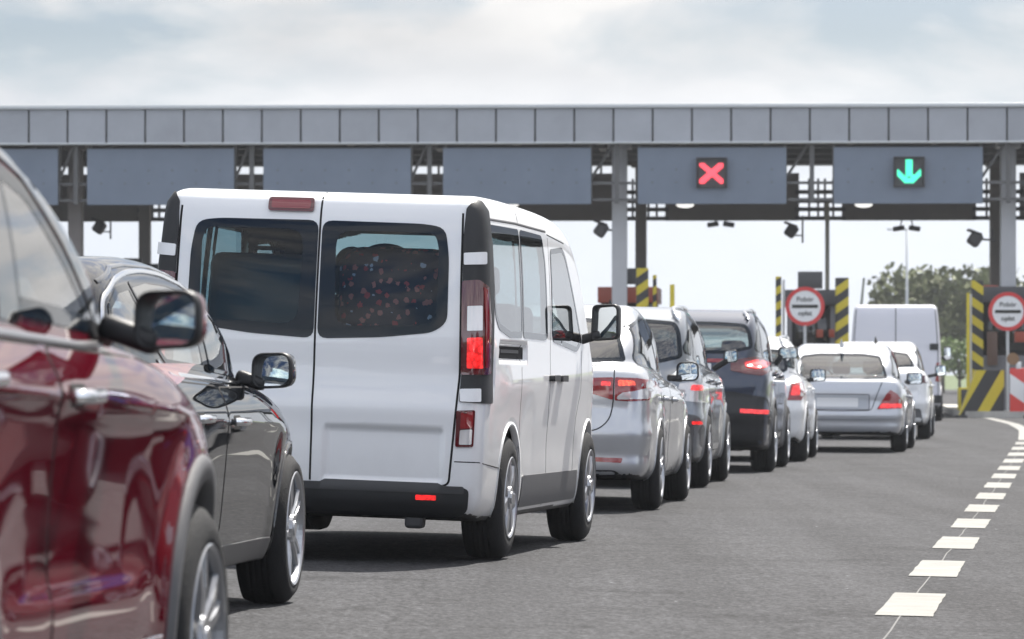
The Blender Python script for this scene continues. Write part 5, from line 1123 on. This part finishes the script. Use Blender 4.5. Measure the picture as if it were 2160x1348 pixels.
def cargo_van():
    prof=[(-.9,.30),(-.98,.40),(-1.0,.6),(-1.0,1.5),(-.97,2.1),(-.92,2.42),(-.8,2.49),(-.4,2.50),(2.2,2.46),(2.7,2.36),(3.3,1.7),(3.6,1.35),(4.1,1.15),(4.35,.9),(4.4,.5),(4.3,.3),(1.5,.25)]
    wl=[(0,.92),(.4,.985),(.8,1.0),(1.2,1.0),(1.5,.985),(2.0,.935),(2.4,.885),(2.7,.84)]
    plan=[(-1.01,0),(-1.0,.6),(-.97,.88),(-.88,.98),(-.5,1.0),(3.2,1.0),(3.8,.94),(4.25,.7),(4.4,.3),(4.42,0)]
    c=Car('white_cargo_van',mat('van_white_lilac',(.66,.66,.71),.4,0,.6),(1985,888,0,5,.97),prof,None,wl,None,plan,None,(0,3.5),.35,.04,kL=.12,kp=.1,archR=.41,bottom=.28)
    tag(c.root,'tall white windowless cargo van at the head of the queue','van',GQ)
    c.window('side_window',[(2.6,2.0),(2.55,1.45),(3.3,1.40),(3.5,1.45),(3.0,1.98)],'right',GM,frit=.04,mirror=True); c.window('windscreen',[(-.8,1.45),(-.72,2.1),(.72,2.1),(.8,1.45)],'front',GC,frit=.05)
    c.finish(floorz=.6)
    c.ribbon('door_gap',[[(0,.55),(0,2.42)],[(-.90,.55),(-.90,1.5),(-.84,2.38)],[(.90,.55),(.90,1.5),(.84,2.38)]],'rear',SEAM,.02,.002)
    c.patch('door_handle',[(-.72,1.52),(-.90,1.52),(-.90,1.66),(-.72,1.66)],'rear',BLK,.02,.03,.05,r=.02); lamp(c,'tail_lamp',[(-.84,.85),(-.97,.85),(-.97,1.25),(-.86,1.25)],'rear',LRED); c.patch('bumper',[(-.95,.40),(.95,.40),(.95,.56),(-.95,.56)],'rear',BLK,.05,.06,.08,r=.03); plate(c,0,.75)
    c.patch('door_panel',[(-.07,1.62),(-.78,1.62),(-.74,2.3),(-.07,2.3)],'rear',c.paint,.008,.01,.1,mirror=True,r=.06)
    c.wheels(.99,'plain',.23); c.dash(3.3,1.4,.8,3.1,1.5,.2); c.seats([(2.4,1.6,2,.9)],.8)
    c.mirror(3.2,(1990,730,2006,762),1.4,.96,BLK,.15)
def copy_car(o,px,label,paint=None,oldp=None,group=GQ,loc=None,th=None):
    c=copy_tree(o); tag(c,label,'car',group)
    def walk(q):
        if q.type=='MESH':
            for i,s_ in enumerate(q.material_slots):
                if paint and s_.material==oldp: s_.link='OBJECT'; s_.material=paint
        for k in q.children: walk(k)
    walk(c)
    c.location=loc; c.rotation_euler=(R(1.2),0,R(90-th)); return c
SKIN=mat('skin',(.42,.25,.18),.55); HAIR=mat('hair_dark',(.025,.02,.016),.6)
def person(c,hx,hz,label,shirt,cap=None,hy=.38):
    """a driver: one continuous body, sitting with both hands on the wheel"""
    B=[];E=[];Rd=[]
    def v(p,r,par=None):
        B.append(p); Rd.append(r); i=len(B)-1
        if par is not None: E.append((par,i))
        return i
    pel=v((0,0,.10),.145); be=v((-.05,0,.26),.135,pel); ch=v((-.10,0,.42),.15,be); nb=v((-.12,0,.54),.085,ch); nk=v((-.115,0,.60),.058,nb); jw=v((-.09,0,.665),.075,nk); hd=v((-.105,0,.735),.098,jw); cr=v((-.11,0,.795),.075,hd)
    no=v((.005,0,.70),.018,jw); chn=v((-.02,0,.645),.032,jw)
    for s in (-1,1):
        er=v((-.105,s*.092,.72),.014,hd)
        sh=v((-.10,s*.17,.50),.068,ch); el=v((.09,s*.23,.27),.047,sh); wr=v((.33,s*.15,.40),.030,el); pm=v((.395,s*.13,.43),.036,wr)
        for k,(dx,dz,ln) in enumerate(((.035,.035,.9),(.045,.015,1),(.045,-.005,.98),(.036,-.022,.8))):
            f1=v((.395+dx,s*(.13-.01),.43+dz),.010,pm); f2=v((.395+dx+.02*ln,s*(.13-.035),.43+dz-.005),.009,f1); v((.395+dx+.005,s*(.13-.055),.43+dz-.012),.008,f2)
        t1=v((.40,s*.10,.465),.011,pm); v((.415,s*.075,.475),.009,t1)
        hp=v((.05,s*.10,.09),.10,pel); kn=v((.46,s*.15,.20),.070,hp); an=v((.74,s*.13,-.12),.045,kn); v((.86,s*.13,-.12),.038,an)
    me=bpy.data.meshes.new('person'); me.from_pydata(B,E,[]); o=bpy.data.objects.new('person',me); COL.objects.link(o)
    m=o.modifiers.new('s','SKIN'); m.use_smooth_shade=True
    for i,d in enumerate(me.skin_vertices[0].data): d.radius=(Rd[i],Rd[i]*(1.0)); d.use_root=(i==0)
    su=o.modifiers.new('u','SUBSURF'); su.levels=1; su.render_levels=1
    dg=bpy.context.evaluated_depsgraph_get(); m2=bpy.data.meshes.new_from_object(o.evaluated_get(dg)); bpy.data.objects.remove(o)
    m2.materials.clear()
    for q in (SKIN,shirt,mat('trousers',(.03,.035,.05),.9)): m2.materials.append(q)
    for p in m2.polygons:
        x,y,z=p.center; p.material_index=0 if (z>.565 or (x>.30 and z>.34)) else (2 if (z<.17 or (x>.15 and z<.26 and abs(y)<.2)) else 1); p.use_smooth=True
    r=link(bpy.data.objects.new('person',m2)); r.location=c.M@Vector((hx,hy,hz)); r.rotation_euler=c.M.to_euler(); tag(r,label,'person')
    bm=bmesh.new(); bmesh.ops.create_uvsphere(bm,u_segments=20,v_segments=12,radius=.112,matrix=Matrix.Translation((-.118,0,.752))@Matrix.Diagonal((1.02,.93,1.0,1)))
    bmesh.ops.delete(bm,geom=[q for q in bm.verts if q.co.z<.70 or (q.co.x>-.06 and q.co.z<.79)],context='VERTS')
    if cap: addbox(bm,(.02,0,.79),(.14,.15,.015),.006)
    bmobj('cap' if cap else 'hair',bm,cap or HAIR,r,True)
    return r
V1=white_van(); V2=dark_car(); V3=maroon(); V4=toyota(); merc(); nine(); V5=greycar(); V6=bluecar(); whitehatch(); cargo_van()

# the next lane's queue, beyond the right edge of the photo: it is mirrored in the flanks of the near cars and throws a sliver of shade into the corner
GO='cars of the next lane beyond the right edge'
P_BLUE2=mat('bright_blue_paint',(.015,.06,.30),.35,.1,1)
for src,yr,nm,lb,pt,op in ((V4,12.9,'silver_saloon','silver saloon in the next lane beyond the right edge of the photo',None,None),(V2,19.3,'red_hatchback','red hatchback in the next lane beyond the right edge of the photo',P_RED,P_DARK),(V6,26.0,'blue_suv','bright blue SUV in the next lane beyond the right edge of the photo',P_BLUE2,P_BLUE),(V5,33.0,'grey_car','grey tall car in the next lane, fourth beyond the right edge',None,None),(V2,39.5,'red_hatchback','red hatchback in the next lane, fifth beyond the right edge',P_RED,P_DARK)):
    X=2.72+.123*(yr-12); q=copy_car(src.root,None,lb,pt,op,GO,(X,yr,float(gz(X,yr))),7); q.name=nm

person(V2,.93,.47,'driver of the black hatchback wearing a dark cap, seen in the door mirror',mat('shirt_navy',(.02,.025,.04),.9),mat('cap_dark',(.02,.02,.025),.9))
person(V3,.96,.60,'driver of the maroon SUV in a grey shirt, seen in the door mirror',mat('shirt_grey',(.08,.08,.09),.9))
person(V1,2.05,.85,'driver of the white passenger van in a blue shirt',mat('shirt_blue',(.04,.09,.2),.9))
person(V1,1.30,.72,'passenger of the white passenger van in a teal top, seated behind the driver row',mat('shirt_teal',(.02,.12,.16),.9),None,-.25)
# ------------------------------------------------------------------ added haze volume, lifts the dark tones like veiling glare
def haze(dens,g):
    m=bpy.data.materials.new('haze_veil'); m.use_nodes=True; t=m.node_tree; t.nodes.clear(); o=N(t,'ShaderNodeOutputMaterial'); v=N(t,'ShaderNodeVolumePrincipled')
    v.inputs['Color'].default_value=(.90,.94,1,1); v.inputs['Density'].default_value=dens; v.inputs['Anisotropy'].default_value=g; t.links.new(v.outputs[0],o.inputs['Volume'])
    bm=bmesh.new(); addbox(bm,(0,145,4.4),(190,370,12.2)); b=bmobj('haze',bm,m); tag(b,kind='stuff'); return b
haze(.00035,.65)
